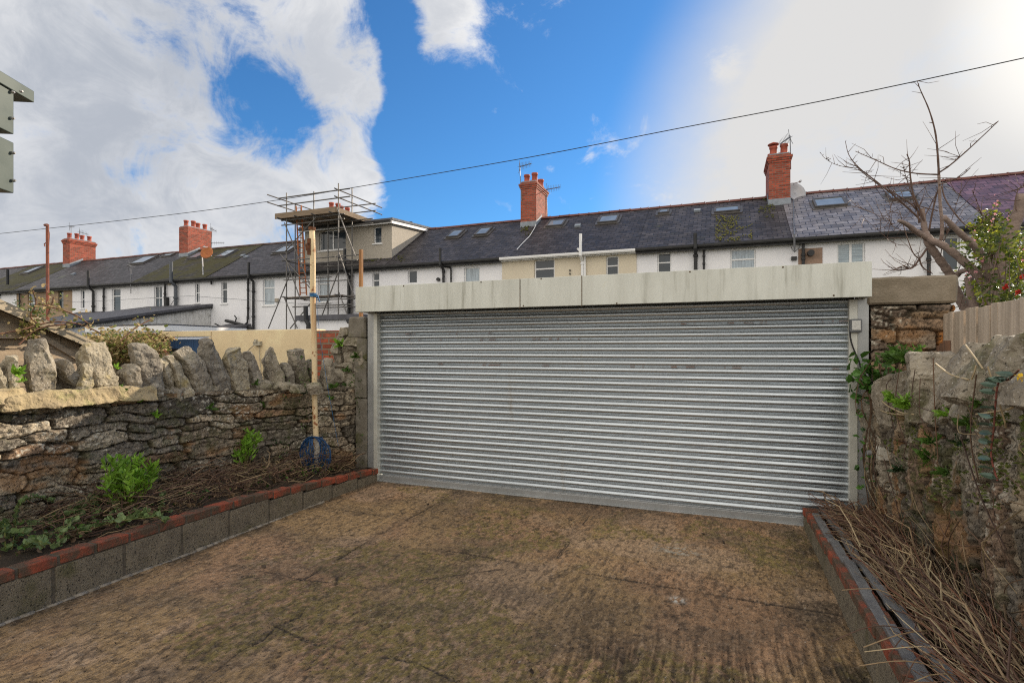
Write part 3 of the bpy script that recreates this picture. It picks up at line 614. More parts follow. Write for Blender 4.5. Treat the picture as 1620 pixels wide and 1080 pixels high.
# ---- right pier: coursed stone with a concrete cap
rp_ = thing('stone_gate_pier', (1.52, 5.9, 0), 'coursed brown stone pier with a big plain concrete cap, right of the shutter', 'gate pier')
stone_wall('stonework', [(1.232, 5.70), (1.84, 5.70)], lambda u: 2.03, 41, rp_, stonem, sl=(.16, .42), rh=(.06, .13), z0=-.05, side=1, mossy=.1, proud=.045, thick=.34,
           palette=[(.20, .14, .095), (.24, .17, .11), (.17, .125, .09), (.40, .17, .05), (.22, .18, .14), (.15, .115, .09)])
b = MB(); rough_block(b, (1.20, 5.66, 2.045), (1.86, 6.08, 2.285), .008, 9); obj('concrete_cap', b, mat('brown_concrete', (.27, .225, .17), (.20, .165, .12), .95, scale=8, bump=.8, bscale=50, c3=(.33, .25, .16), s3=4, t3=(.6, .75)), rp_)
# ------------------------------------------------------------------ planting bed kerbs
blockm = mat('dense_concrete_block', (.235, .20, .145), (.17, .145, .108), .95, scale=12, bump=1.0, bscale=110, c3=(.12, .11, .055), s3=2.5, t3=(.52, .72), speck=[((.03, .028, .022), 75, .575), ((.4, .36, .28), 100, .64)])
joint = mat('grey_mortar', (.13, .11, .085), (.08, .07, .05), .95, scale=20, bump=.8, bscale=70)
brickm = mat('old_red_kerb_brick', (.38, .085, .04), (.24, .06, .035), .85, scale=9, bump=.9, bscale=70, c3=(.10, .068, .045), s3=5.5, t3=(.38, .58))
soil = mat('dark_soil', (.035, .026, .018), (.06, .045, .03), .98, scale=12, bump=1, bscale=40)
def kerb(name, label, xf, inward, ys, topz):
    k = thing(name, (xf, 3.2, 0), label, 'kerb wall')
    b = MB(); j = MB(); y = ys[0]; n = 0
    xa, xb = (xf, xf+inward*.10)
    while y < ys[1]-.02:
        L_ = min(.44, ys[1]-y); z1 = topz(y+L_/2)-.065
        rough_block(b, (min(xa, xb), y+.006, -.03), (max(xa, xb), y+L_-.006, z1-.004), .0035, n, .05); n += 1; y += .445
    obj('concrete_blocks', b, blockm, k)
    yy = ys[0]
    while yy < ys[1]-.02:
        y2 = min(yy+.445, ys[1]); j.box((min(xa, xb)+.006, yy, -.03), (max(xa, xb)-.004, y2, topz((yy+y2)/2)-.068)); yy = y2
    obj('mortar_core', j, joint, k)
    y = ys[0]; q = MB(); n = 0; mj = MB()
    while y < ys[1]-.02:
        L_ = min(.215, ys[1]-y); z1 = topz(y+L_/2); dz = random.uniform(-.003, .003); dx = random.uniform(-.004, .004)
        rough_block(q, (min(xa, xb)-.006+dx, y+.005, z1-.062+dz), (max(xa, xb)+.005+dx, y+L_-.005, z1+dz), .004, 50+n, .05)
        mj.box((min(xa, xb)+.004, y, z1-.066), (max(xa, xb)-.004, y+L_+.01, z1-.006)); y += .225; n += 1
    obj('brick_capping', q, brickm, k); obj('mortar_bed', mj, joint, k)
    return k
TL = lambda y: .31 if y < 3.6 else .31-(y-3.6)*.075
TR = lambda y: .31 if y < 2.9 else .31-(y-2.9)*.047
kerb('left_bed_kerb', 'low block kerb capped with red bricks, edging the left planting bed', -4.03, -1, (-.5, 5.68), TL)
kerb('right_bed_kerb', 'low block kerb capped with red bricks, edging the right bed full of dead twigs', .69, 1, (-.5, 5.66), TR)
bpy.data.objects['left_bed_kerb'].name = 'planting_bed_kerb'; bpy.data.objects['right_bed_kerb'].name = 'planting_bed_kerb'
def soilsheet(x0, x1, y0, y1, hf, seed):
    nu, nv = int((x1-x0)/.04)+1, int((y1-y0)/.04)+1
    X, Y = np.meshgrid(np.linspace(x0, x1, nu), np.linspace(y0, y1, nv), indexing='ij'); Z = hf(X, Y)+(fbm(X*7, Y*7, 4, seed)-.5)*.07
    o = NM(); o.v = np.stack([X, Y, Z], -1).reshape(-1, 3); o.f = gridfaces(nu, nv); return o
obj('soil', soilsheet(-5.05, -4.12, -.5, 5.9, lambda X, Y: .275-np.clip(Y-3.6, 0, 3)*.055+.05*(X < -4.6), 3), soil, kind='structure', smooth=True)
obj('soil', soilsheet(.78, 1.40, -.5, 5.7, lambda X, Y: .235-np.clip(Y-2.9, 0, 3)*.04, 6), soil, kind='structure', smooth=True)
# strip of mortar fillet where kerb meets concrete
b = MB()
for i in range(60):
    y = 1.3+i*.075; 
    if y > 4.6: break
    b.tube([(-4.025, y, -.006), (-4.02, y+.08, -.004)], random.uniform(.010, .024), 6)
obj('mortar_fillet', b, mat('pale_mortar', (.34, .30, .25), (.2, .17, .13), .95, scale=14, bump=.8), kind='structure', smooth=True)
# slates laid along the inside of the right kerb
slm = mat('blue_grey_slate', (.19, .19, .19), (.12, .12, .125), .55, scale=8, bump=.5, bscale=40, c3=(.16, .16, .16), s3=5)
y = 1.5; n = 0
for xx, ww in ((.750, .055), (.835, .050)):
    y = 1.5+random.random()*.3; n_ = 0
    while y < 5.4:
        L_ = random.uniform(.30, .6); jx = random.uniform(-.012, .012); z = TR(y+L_/2)+.008+random.uniform(-.004, .006)+(xx > .8)*.016; b = MB(); rough_block(b, (xx+jx-ww/2, y, z-.018), (xx+jx+ww/2, min(y+L_-random.uniform(.01, .05), 5.6), z+.008), .004, 900+n, .08)
        lab = ('wider' if xx < .8 else 'narrower inner')+' dark slate strip along the right kerb bricks, '+['nearest the camera', 'second from the camera', 'third from the camera', 'fourth from the camera', 'fifth from the camera', 'sixth from the camera', 'seventh from the camera', 'eighth from the camera', 'ninth from the camera', 'tenth from the camera', 'eleventh from the camera'][n_]
        obj('edging_slate', b, slm, label=None); o = COL.objects[-1]; tag(o, lab, 'slate', 'dark slates laid along the right kerb'); y += L_; n += 1; n_ += 1
b = MB(); b.box((1.16, -.3, .20), (1.30, 4.9, .26)); b.box((1.10, 3.0, .17), (1.16, 5.1, .22), Euler((0, 0, .03)).to_matrix())
obj('timber_edging', b, mat('grey_old_timber', (.10, .095, .085), (.07, .065, .06), .9, scale=5, stretch=(4, .4, 4), bump=.6), bevel=.006, label='old grey timber board lying at the foot of the mossy right wall', cat='board')

# ------------------------------------------------------------------ neighbour's yard wall, gate, brick piers
YW = 5.9
b = MB(); b.box((-7.16, YW, -.1), (-5.20, YW+.2, 1.925)); b.box((-8.25, YW-.01, 1.84), (-7.162, YW+.2, 1.925)); b.box((-7.20, YW-.02, 1.83), (-7.155, YW+.03, -.1))
yw = obj('rendered_wall', b, yellowr, label='yellow painted rendered yard wall running behind the coping stones to the blue gate', cat='wall', bevel=.006)
g_ = thing('garden_gate', (-7.7, YW+.08, 0), 'blue boarded wooden gate under the yellow lintel between two walls', 'gate')
bl = mat('blue_painted_wood', (.035, .09, .20), (.025, .065, .15), .6, scale=5, stretch=(8, 8, .5), bump=.2)
b = MB()
for i in range(9): b.box((-8.13+i*.104, YW+.06, .02), (-8.13+i*.104+.1, YW+.085, 1.80))
obj('boards', b, bl, g_, bevel=.003); [obj('rail', MB().box((-8.13, YW+.04, z), (-7.2, YW+.06, z+.1)), bl, g_) for z in (1.58, .3)]
b = MB(); b.box((-8.12, YW+.025, 1.62), (-7.72, YW+.038, 1.655)); b.box((-8.14, YW+.02, 1.60), (-8.11, YW+.04, 1.68)); obj('strap_hinge', b, blacks, g_)
obj('brick_pier', MB().box((-8.90, YW-.06, -.1), (-8.27, YW+.25, 1.84)).box((-8.94, YW-.03, 1.842), (-8.3, YW+.2, 1.90)), mat('mossy_red_brick', (.36, .09, .05), (.20, .06, .04), .9, scale=9, kind='brick', bk=(.225, .075, .012, (.10, .085, .06)), bump=.8, bscale=50, c3=(.06, .065, .03), s3=4, t3=(.48, .66)), bevel=.01, label='mossy red brick pier left of the blue gate', cat='brick pier')
obj('brick_pier', MB().box((-5.21, YW-.03, -.1), (-4.79, YW+.25, 1.90)), mat('worn_red_brick', (.44, .10, .05), (.25, .07, .04), .9, scale=9, kind='brick', bk=(.225, .075, .012, (.22, .17, .12)), bump=.8, bscale=50, c3=(.07, .06, .045), s3=3, t3=(.52, .70)), bevel=.01, label='red brick pier between the yellow wall and the ragged stone wall end', cat='brick pier')
# bulkhead on the yellow wall
b = MB().box((-6.28, YW-.05, 1.70), (-6.16, YW-.002, 1.76)); b.box((-6.24, YW-.07, 1.745), (-6.2, YW-.04, 1.79)); b.tube([(-6.22, YW-.03, 1.75), (-6.4, YW-.04, 1.62), (-6.75, YW-.02, 1.42)], .006, 5); b.tube([(-6.2, YW-.02, 1.7), (-6.17, YW-.015, 1.3)], .006, 5)
obj('wall_lamp', b, mat('pale_cable', (.6, .55, .42), (.2, .18, .15), .7, scale=30), label='small lamp with trailing cables fixed on the yellow wall', cat='wall lamp')
# low stone garden wall beyond with dry climber
stone_wall('boundary_stones', [(-11.5, YW+.05), (-8.92, YW+.05)], lambda u: 1.55, 61, None, stonem, st=.03, thick=.3)
tag(COL.objects[-1], 'low stone boundary wall overgrown with dry climber, left of the mossy brick pier', 'stone wall'); COL.objects[-1].name = 'boundary_wall'

# ------------------------------------------------------------------ timber shed
XS = -6.2; ay = 2.45; sk = .47; zap = 2.27
sh = thing('garden_shed', (-7.3, ay, 0), 'weathered timber garden shed with a shallow gable roof beyond the left wall', 'shed')
wood = mat('weathered_cladding', (.40, .31, .21), (.26, .20, .14), .9, scale=4, stretch=(.5, .5, 7), bump=.5, bscale=25, streak=((.16, .13, .10), .6))
def zrf(y): return zap-abs(y-ay)*sk
b = MB(); z = .0
while z < 2.2:
    z2 = z+.118; hw = min(1.12, (zap-.06-z2)/sk)
    if hw < .08: break
    b.prism([(XS-.02, z), (XS+.012, z), (XS+.002, z2-.003), (XS-.02, z2-.003)], 'y', ay-hw, ay+hw); z = z2
obj('cladding', b, wood, sh)
b = MB().box((-8.4, ay-1.12, 0), (XS-.021, ay+1.12, 1.70)); b.prism([(ay-1.12, 1.701), (ay+1.12, 1.701), (ay, 2.22)], 'x', -8.39, XS-.022); obj('wall', b, wood, sh)
b = MB(); e = 1.30
b.prism([(ay-e, zap-e*sk), (ay, zap), (ay+e, zap-e*sk), (ay+e, zap-e*sk-.025), (ay, zap-.027), (ay-e, zap-e*sk-.025)], 'x', -8.5, XS+.10)
obj('roof', b, mat('green_felt', (.06, .06, .05), (.04, .045, .035), .95, scale=20, bump=.6), sh)
bbm = mat('grey_bargeboard', (.46, .38, .27), (.32, .27, .19), .85, scale=4, stretch=(1, 1, 6), bump=.4)
for s_ in (1, -1): obj('bargeboard', MB().prism([(ay, zap+.018), (ay+s_*(e+.02), zap+.018-(e+.02)*sk), (ay+s_*(e+.02), zap-.07-(e+.02)*sk), (ay, zap-.075)], 'x', XS+.102, XS+.122), bbm, sh)
q = at_X(59, 530, XS); obj('corner_post', MB().box((XS+.013, q.y-.02, .9), (XS+.05, q.y+.025, zrf(q.y)-.03)), wood, sh)
q2 = at_X(2, 530, XS); obj('ledge', MB().box((XS+.013, q2.y-.5, q2.z-.03), (XS+.09, q.y-.022, q2.z+.0)), wood, sh); obj('ledge', MB().box((XS+.013, q2.y-.5, q2.z-.28), (XS+.06, q.y-.022, q2.z-.24)), wood, sh)
obj('brace', MB().prism([(q.y+.03, 1.80), (ay+1.10, 1.58), (ay+1.10, 1.52), (q.y+.03, 1.74)], 'x', XS+.012, XS+.035), wood, sh)

# ------------------------------------------------------------------ green clad cabin corner
gm = mat('grey_green_cladding', (.068, .088, .078), (.055, .074, .066), .45, metal=.1, scale=3)
Cc = at_t(22, 306, 3.0); cb = thing('garden_cabin', (Cc.x, Cc.y, 0), 'grey green clad cabin corner high up at the left edge of the photo', 'cabin')
cb.rotation_euler = (0, 0, math.atan2(.893, -.463)); zc = lambda y: CAMZ+(HZ-y)/FPX*3.0
def cobj(name, mb, m=gm, **k):
    OFF['_t'] = 0; o = obj(name, mb, m, cb, **k); 
    for v in o.data.vertices: v.co += Vector(OFF[cb.name])
    return o
cobj('upper_panel', MB().box((-1.5, 0, zc(213)), (0, 1.3, zc(128))), bevel=.004)
cobj('lower_panel', MB().box((-1.5, 0, zc(306)), (.0, 1.3, zc(226))), bevel=.004)
cobj('roof_edge', MB().box((-1.5, -.012, zc(146)), (.13, 1.35, zc(127))), bevel=.004)
cobj('bracket', MB().box((-1.45, .12, zc(226)), (-.18, 1.2, zc(213))), galvp)
for x, y in ((16, 149), (16, 190), (17, 244), (18, 287), (30, 140)):
    lx = (x-22)/FPX*3.0*(-1)*-1; cobj('screw', MB().tube([(lx*1.15, -.022, zc(y)), (lx*1.15, -.012, zc(y)), (lx*1.15, .01, zc(y))], [.005, .009, .009], 8), mat('bright_screw', (.5, .5, .5), (.3, .3, .3), .3, metal=.9))
cobj('post', MB().box((-1.1, .3, 0), (-1.0, .4, zc(306))))

# ------------------------------------------------------------------ terrace
YF, YR, ZE, ZR = 19.5, 23.0, 5.22, 7.5
def fx(px, py=480): return at_Y(px, py, YF).x
def fz(px, py): return at_Y(px, py, YF).z
edges_ = [-50.4, -45.2, -39.9, -34.55, -29.2, -23.8, -18.6, -13.35, -8.04, -2.88, 2.05, 7.15, 12.4]
T0, T1, T2 = (.48, 1), (0, 0), 0
houses = [
 dict(c=white, r=0, lab='far white rendered terraced house at the extreme left end of the row', gut=blacks),
 dict(c=white, r=2, lab='white terraced house left of the brown one, cut by the left edge of the photo', gut=blacks),
 dict(c=tan, r=0, lab='brown rendered terraced house behind the rusty pole', gut=blacks),
 dict(c=white, r=1, lab='white terraced house with a dark lean-to, right of the brown house', gut=blacks),
 dict(c=white, r=2, lab='white terraced house with a mossy roof and an orange satellite dish', gut=blacks),
 dict(c=white, r=1, lab='white terraced house left of the scaffolding, with two thick black pipes crossing low down', gut=blacks),
 dict(c=whitedirty if False else white, r=0, lab='white terraced house behind the scaffolding with a big grey box dormer', gut=blacks),
 dict(c=white, r=1, lab='white terraced house with two small roof windows, between the dormer and the cream house', gut=blacks),
 dict(c=cream, r=1, lab='cream rendered terraced house with white gutter and white pipes', gut=whitep),
 dict(c=white, r=0, lab='white terraced house with yellow moss on the slates below its roof window', gut=blacks),
 dict(c=white, r=3, lab='white terraced house with new pale grey slates, behind the bare tree', gut=blacks),
 dict(c=white, r=4, lab='white terraced house with purple slates at the right end of the row', gut=blacks)]
# windows: px left, right, top, bottom (photo), kind
wins = [(-20,2,463,484,'s'),(43.5,55.5,463,495,'s'),(91.7,100,460,490,'g'),(127.8,133.7,458.5,488,'s'),(177,190.7,456,495,'t'),(243.5,256.5,452,490,'q'),(308.3,315.7,447.4,479,'q'),(350,359.3,445.5,480,'t'),
        (415.7,434.3,441,485,'c'),(503,522,434,480,'c'),(589,600,431,466,'t'),(645,659.5,427.5,447,'p'),(734,759,422,452,'n'),(845.5,878,410,452,'t'),(959,979,405,448,'t'),(1040,1062,400,442,'t'),(1155,1196,393,440,'c2'),(1324,1369,383,430,'b'),(1491,1519,374,428,'t')]
def facade(mb, x0, x1, z0, z1, rects, y, dep=.13):
    xs = sorted(set([x0, x1]+[v for r in rects for v in r[:2]])); zs = sorted(set([z0, z1]+[v for r in rects for v in r[2:4]]))
    for a, b_ in zip(xs[:-1], xs[1:]):
        for c_, d in zip(zs[:-1], zs[1:]):
            mx, mz = (a+b_)/2, (c_+d)/2
            if any(r[0] < mx < r[1] and r[2] < mz < r[3] for r in rects): continue
            mb.add([(a, y, c_), (b_, y, c_), (b_, y, d), (a, y, d)], [(0, 1, 2, 3)])
    for a, b_, c_, d in [r[:4] for r in rects]:
        mb.add([(a, y, c_), (b_, y, c_), (b_, y, d), (a, y, d), (a, y+dep, c_), (b_, y+dep, c_), (b_, y+dep, d), (a, y+dep, d)], [(0, 3, 7, 4), (1, 5, 6, 2), (0, 4, 5, 1), (3, 2, 6, 7)])
        # segmental arch: corners filled flush with the wall
        w = b_-a; rise = .07*w
        for s_ in (0, 1):
            pts = []
            for k in range(7):
                t = k/6*.5; xx = a+w*t if s_ == 0 else b_-w*t; pts.append((xx, d-rise*(1-(1-(1-2*t)**2)) if False else d-rise*(1-2*t)**2))
            cx = a if s_ == 0 else b_
            pl = [(cx, d)]+pts[::1]
            mb.prism(pl if s_ == 0 else pl[::-1], 'y', y+.001, y+dep-.002)
def window(parent, a, b_, c_, d, kind, y):
    """upvc window set back in the wall"""
    frm = greyfr if kind == 'g' else whitep; t = .055 if b_-a > .5 else .045; yf = y+.07
    mb = MB().box((a, yf, c_), (a+t, yf+.05, d)).box((b_-t, yf, c_), (b_, yf+.05, d)).box((a+t, yf, c_), (b_-t, yf+.05, c_+t)).box((a+t, yf, d-t), (b_-t, yf+.05, d))
    mid = None; h = d-c_
    if kind in ('s', 'q', 'g', 'p2'): mid = c_+h*.5
    if kind in ('t', 'c', 'c2'): mid = d-min(.42, h*.36)
    if mid: mb.box((a+t, yf-.006, mid-t*.5), (b_-t, yf+.048, mid+t*.5))
    if kind == 'q': mb.box(((a+b_)/2-.012, yf+.004, c_+t), ((a+b_)/2+.012, yf+.044, (mid or d)-t*.5)).box(((a+b_)/2-.012, yf+.004, mid+t*.5), ((a+b_)/2+.012, yf+.044, d-t))
    if kind in ('b', 'd'): mb.box(((a+b_)/2-.035, yf-.004, c_+t), ((a+b_)/2+.035, yf+.046, d-t))
    w = obj('window', mb, frm, parent, bevel=.006)
    obj('pane', MB().box((a+t*.7, yf+.02, c_+t*.7), (b_-t*.7, yf+.03, d-t*.7)), {'c': glassc, 'c2': glassc, 'n': glassc, 'b': glassbl}.get(kind, glass), w)
    obj('sill', MB().box((a-.06, y-.05, c_-.055), (b_+.06, yf+.01, c_-.002)), whitep if frm is whitep else tan, w, bevel=.006)
    return w
def glasscurt(name, curtcol, a, b_):
    """glass in front of a net curtain or blind, read as one reflective layer"""
    m = mat(name, curtcol, tuple(v*.45 for v in curtcol), .12, scale=a, stretch=b_, spec=.8); return m
glassc = glasscurt('glass_over_net_curtain', (.42, .50, .56), 9, (3, 3, .15)); glassbl = glasscurt('glass_over_blind', (.36, .43, .46), 9, (.1, .1, 3.4))
def roofpt(px, py, Y0=YF-.25, Z0=ZE-.06):
    n = Vector((0, -(ZR-Z0), YR-Y0)); d = ray(px, py); o = Vector((0, 0, CAMZ)); P0 = Vector((0, Y0, Z0)); return o+d*((P0-o).dot(n)/d.dot(n))
RS = (ZR-(ZE-.06))/(YR-(YF-.25)); RA = math.atan(RS)
HS = []
for i, h in enumerate(houses):
    x0, x1 = edges_[i], edges_[i+1]
    H = thing('terraced_house', ((x0+x1)/2, YF, 0), h['lab'], 'house', None); HS.append(H); h['o'] = H
    rects = []
    yo = {2: .012, 8: -.04, 10: .015}.get(i, 0)
    for (a, b_, t, bt, k) in wins:
        xa, xb = fx(a), fx(b_); xm = (xa+xb)/2
        if x0 < xm < x1:
            z1 = (fz(a, t)+fz(b_, t))/2; z0_ = (fz(a, bt)+fz(b_, bt))/2
            if bt-t < 20 or k == 'p': z0_ = z1-.55
            z0_ = max(z0_, z1-1.25); rects.append((xa, xb, z0_, z1, k))
    mb = MB(); facade(mb, x0, x1, -.1, ZE, rects, YF+yo)
    for xx in (x0, x1):
        mb.add([(xx, YF+yo, -.1), (xx, YR+3.5, -.1), (xx, YR+3.5, ZE), (xx, YF+yo, ZE), (xx, YR, ZR-.08)], [(0, 1, 2, 4, 3)])
    mb.add([(x0, YR+3.5, -.1), (x1, YR+3.5, -.1), (x1, YR+3.5, ZE), (x0, YR+3.5, ZE)], [(0, 1, 2, 3)])
    # dark room behind the openings
    obj('wall', mb, h['c'], H)
    mb = MB().add([(x0+.2, YF+.6, 0), (x1-.2, YF+.6, 0), (x1-.2, YF+.6, ZE-.1), (x0+.2, YF+.6, ZE-.1)], [(0, 1, 2, 3)]); obj('room', mb, mat('dark_room', (.05, .05, .05), (.03, .03, .03), .9), H)
    for r in rects: window(H, *r, YF+yo)
    y0r, z0r = YF-.25, ZE-.06; dz = [0, .012, .0, .015, .02, .0, .012, .0, .01, .0, .02, .035][i]
    mb = MB(); nseg = 14
    for s_ in (0, 1):
        vs = []; 
        for a in range(nseg+1):
            for b2 in range(7):
                xx = x0+(x1-x0)*a/nseg; q = b2/6; sag = -.03*math.sin(math.pi*q)*(.5+.5*math.sin(xx*1.1))-.02*vn(np.array(xx*.8), np.array(q*3), 5)
                yy = y0r+(YR-y0r)*q if s_ == 0 else YR+3.75-(YR+3.75-YR)*q
                vs.append((xx, yy, z0r+(ZR-z0r)*q+dz+float(sag)))
        fs = [(a*7+b2, (a+1)*7+b2, (a+1)*7+b2+1, a*7+b2+1) for a in range(nseg) for b2 in range(6)]
        mb.add(vs, fs if s_ == 0 else [f[::-1] for f in fs])
    # verge thickness
    mb.add([(x0, y0r, z0r+dz), (x1, y0r, z0r+dz), (x1, y0r, z0r+dz-.03), (x0, y0r, z0r+dz-.03)], [(0, 3, 2, 1)])
    roof = obj('roof', mb, slates[h['r']], H)
    h['roof'] = roof
    # ridge tiles
    mb = MB(); x = x0+.01
    while x < x1-.05:
        xe = min(x+.44, x1-.005); zz = ZR+dz+.0+random.uniform(-.008, .008)
        mb.prism([(YR-.15, zz-.07), (YR-.12, zz-.01), (YR-.05, zz+.03), (YR+.05, zz+.03), (YR+.12, zz-.01), (YR+.15, zz-.07)], 'x', x, xe-.015)
        if i >= 8: mb.prism([(YR-.16, zz-.07), (YR-.05, zz+.05), (YR+.05, zz+.05), (YR+.16, zz-.07)], 'x', xe-.05, xe-.012)
        x = xe
    obj('ridge_tiles', mb, ridgem if i not in (4, 5, 6) else mat('dark_ridge', (.12, .07, .055), (.08, .055, .05), .85, scale=4), roof)
    # gutter and fascia board
    gm_ = h['gut']; mb = MB(); mb.prism([(y0r-.10, z0r+.01), (y0r-.095, z0r-.06), (y0r-.06, z0r-.10), (y0r-.01, z0r-.10), (y0r+.02, z0r-.06), (y0r+.02, z0r+.0), (y0r+.005, z0r), (y0r+.0, z0r-.05), (y0r-.07, z0r-.05), (y0r-.085, z0r+.01)], 'x', x0, x1)
    obj('gutter', mb, gm_, H); mb = MB().box((x0, y0r+.03, z0r-(.10 if gm_ is whitep else .17)), (x1, y0r+.06, z0r-.005)); mb.box((x0, y0r+.06, z0r-.13), (x1, YF+yo-.003, z0r-.11)); obj('fascia', mb, gm_, H)

def house_at(x):
    for i in range(len(houses)):
        if edges_[i] <= x < edges_[i+1]: return houses[i]
    return houses[0]
# roof windows
def skylight(px, py, w, hh, open_=False):
    c = roofpt(px, py); H = house_at(c.x); n = Vector((0, -math.sin(RA), math.cos(RA))); u = Vector((1, 0, 0)); v = Vector((0, math.cos(RA), math.sin(RA)))
    M_ = Matrix((( u.x, v.x, n.x, c.x), (u.y, v.y, n.y, c.y), (u.z, v.z, n.z, c.z), (0, 0, 0, 1)))
    def B(bx, lo, hi): bx.add([M_@Vector(q) for q in [(lo[0], lo[1], lo[2]), (hi[0], lo[1], lo[2]), (hi[0], hi[1], lo[2]), (lo[0], hi[1], lo[2]), (lo[0], lo[1], hi[2]), (hi[0], lo[1], hi[2]), (hi[0], hi[1], hi[2]), (lo[0], hi[1], hi[2])]], [(0,3,2,1),(4,5,6,7),(0,1,5,4),(1,2,6,5),(2,3,7,6),(3,0,4,7)])
    fr = MB(); a, b2 = w/2, hh/2; t = .065
    B(fr, (-a, -b2, -.02), (-a+t, b2, .09)); B(fr, (a-t, -b2, -.02), (a, b2, .09)); B(fr, (-a+t, -b2, -.02), (a-t, -b2+t, .088)); B(fr, (-a+t, b2-t, -.02), (a-t, b2, .092))
    B(fr, (-a-.08, -b2-.10, -.015), (a+.08, -b2, .02)); B(fr, (-a-.10, -b2, -.015), (-a, b2+.05, .02)); B(fr, (a, -b2, -.015), (a+.10, b2+.05, .02))
    f = obj('skylight', fr, mat('brown_grey_metal', (.13, .12, .115), (.09, .085, .08), .5, metal=.3), H['roof'])
    g2 = MB(); B(g2, (-a+t*.8, -b2+t*.8, .03), (a-t*.8, b2-t*.8, .07)); obj('skylight_glass', g2, glassb, H['roof'])
for s_ in [(52,428,.9,1.1),(228,412,1.3,1.1),(267,404.5,.8,.4),(313,405,.8,.9),(359,402,.8,1.0),(452,395.5,1.0,.9),(721,371,.62,.85),(765,367.5,.62,.85),(880,354.5,.75,.75),(963,348,.80,.80),(1050,336,.42,.42),(1150,333,.90,.55),(1312,322,.98,.85),(1424,311,.75,.75)]: skylight(*s_)
# chimneys
def pot(mb, x, y, z, r=.13, h=.42):
    mb.lathe([(r*1.15, 0), (r*1.15, .05), (r, .07), (r*.92, h-.10), (r*1.12, h-.08), (r*1.12, h), (r*.8, h), (r*.78, h-.2)], (x, y, z), 12)
CH = [(-40.0, 1, 8.85, 1), (-29.2, 3, 8.75, 0), (-18.7, 5, 8.75, 0), (-7.94, 7, 8.95, 1), (1.93, 9, 8.86, 1)]
for x, hi, zt, corb in CH:
    H = houses[hi]; w, dp = .36, .78
    mb = MB().box((x-w, YR-dp, ZR-.75), (x+w, YR+dp, zt-.30 if corb else zt))
    if corb:
        for k in range(3): mb.box((x-w-.025*(k+1), YR-dp-.025*(k+1), zt-.299+k*.076), (x+w+.025*(k+1), YR+dp+.025*(k+1), zt-.299+(k+1)*.076-.001))
        mb.box((x-w-.02, YR-dp-.02, zt-.07), (x+w+.02, YR+dp+.02, zt))
    c_ = obj('chimney', mb, redb, H['o'])
    q = MB().box((x-w+.03, YR-dp+.03, zt+.001), (x+w-.03, YR+dp-.03, zt+.05)); obj('flaunching', q, lead, c_)
    two = x in (-7.94, 1.93)
    for k in range(4):
        q = MB()
        if two: xx, yy = x+(-.18 if k % 2 == 0 else .18), YR+(-.45 if k < 2 else .4)
        else: xx, yy = x+(.05 if k % 2 else -.05), YR-.57+k*.38
        pot(q, xx, yy, zt+.03, .12 if not two else .13, .38 if k != 1 else .42)
        if k == 0 and x > 0: q.lathe([(.2, .44), (.2, .47), (.02, .55)], (xx, yy, zt+.03), 10)
        obj('pot', q, terra, c_, smooth=True)
    q = MB(); q.add([(x-w-.012, YR-dp-.012, ZR-.85), (x+w+.012, YR-dp-.012, ZR-.85), (x+w+.012, YR-dp-.012, ZR-.28), (x-w-.012, YR-dp-.012, ZR-.28)], [(0, 1, 2, 3)])
    for s_ in (-1, 1):
        X_ = x+s_*(w+.012); f = [(X_, YR-dp-.012, ZR-.85), (X_, YR, ZR-.05), (X_, YR, ZR+.18), (X_, YR-dp-.012, ZR-.28)]; q.add(f, [(0, 1, 2, 3) if s_ > 0 else (3, 2, 1, 0)])
    obj('flashing', q, lead, c_)
# pipes on the facades: (px, y top, y bottom, radius, material, [extra bends])
def fpipe(px, yt, yb, r, m, top=None, name='downpipe', lean=0, bot=None):
    P0 = at_Y(px, yt, YF-.08-r); z1 = at_Y(px+lean, yb, YF-.08-r); x = P0.x
    pts = [(x, YF-.05-r, z1.z), (x, YF-.05-r, P0.z)]
    if top == 'off': pts = [(x, YF-.05-r, z1.z), (x, YF-.05-r, P0.z-.35), (x-.12, YF-.15, P0.z-.18), (x-.12, YF-.25, P0.z)]
    if top == 'vent': pts = [(x, YF-.05-r, z1.z), (x, YF-.05-r, 4.85), (x, YF-.38, 5.05), (x, YF-.38, P0.z)]
    H = house_at(x); mb = MB()
    k = 8
    # elbows as straight runs joined; collars
    mb.tube(pts, r, k)
    for zz in (z1.z+.5, z1.z+1.7, P0.z-.75):
        if zz < 4.8: mb.lathe([(r*1.25, 0), (r*1.35, .02), (r*1.35, .07), (r*1.25, .09)], (x, YF-.05-r, zz), 8)
    return obj(name, mb, m, H['o'], smooth=False)
Q = dict(v='soil_pipe')
fpipe(30, 459, 490, .04, blacks); fpipe(146.5, 429, 500, .07, blacks, 'vent', 'soil_pipe'); fpipe(163, 449, 503, .05, blacks); fpipe(260, 443, 487, .05, blacks); fpipe(277, 415, 488, .085, grey_pipe, 'vent', 'soil_pipe')
fpipe(391.5, 435, 505, .045, blacks); fpipe(400, 416, 519, .06, blacks, 'vent', 'soil_pipe'); fpipe(551, 395, 500, .065, blacks, 'vent', 'soil_pipe'); fpipe(555.5, 428, 500, .05, blacks)
fpipe(701, 394, 450, .055, blacks, 'vent', 'soil_pipe'); fpipe(921, 372, 440, .055, whitep, 'vent', 'soil_pipe'); fpipe(1100.5, 371, 430, .06, blacks, 'vent', 'soil_pipe'); fpipe(1113.5, 384, 430, .035, blacks)
fpipe(1271, 374, 430, .045, blacks); fpipe(1470, 372, 440, .05, blacks)
def wallpoly(pts, r, m, name, Y=YF-.10):
    P_ = [at_Y(x, y, Y) for x, y in pts]; mb = MB().tube(P_, r, 7); return obj(name, mb, m, house_at(P_[0].x)['o'])
wallpoly([(696, 416), (700, 421), (712, 423), (713.5, 426), (713.5, 450)], .035, blacks, 'downpipe')
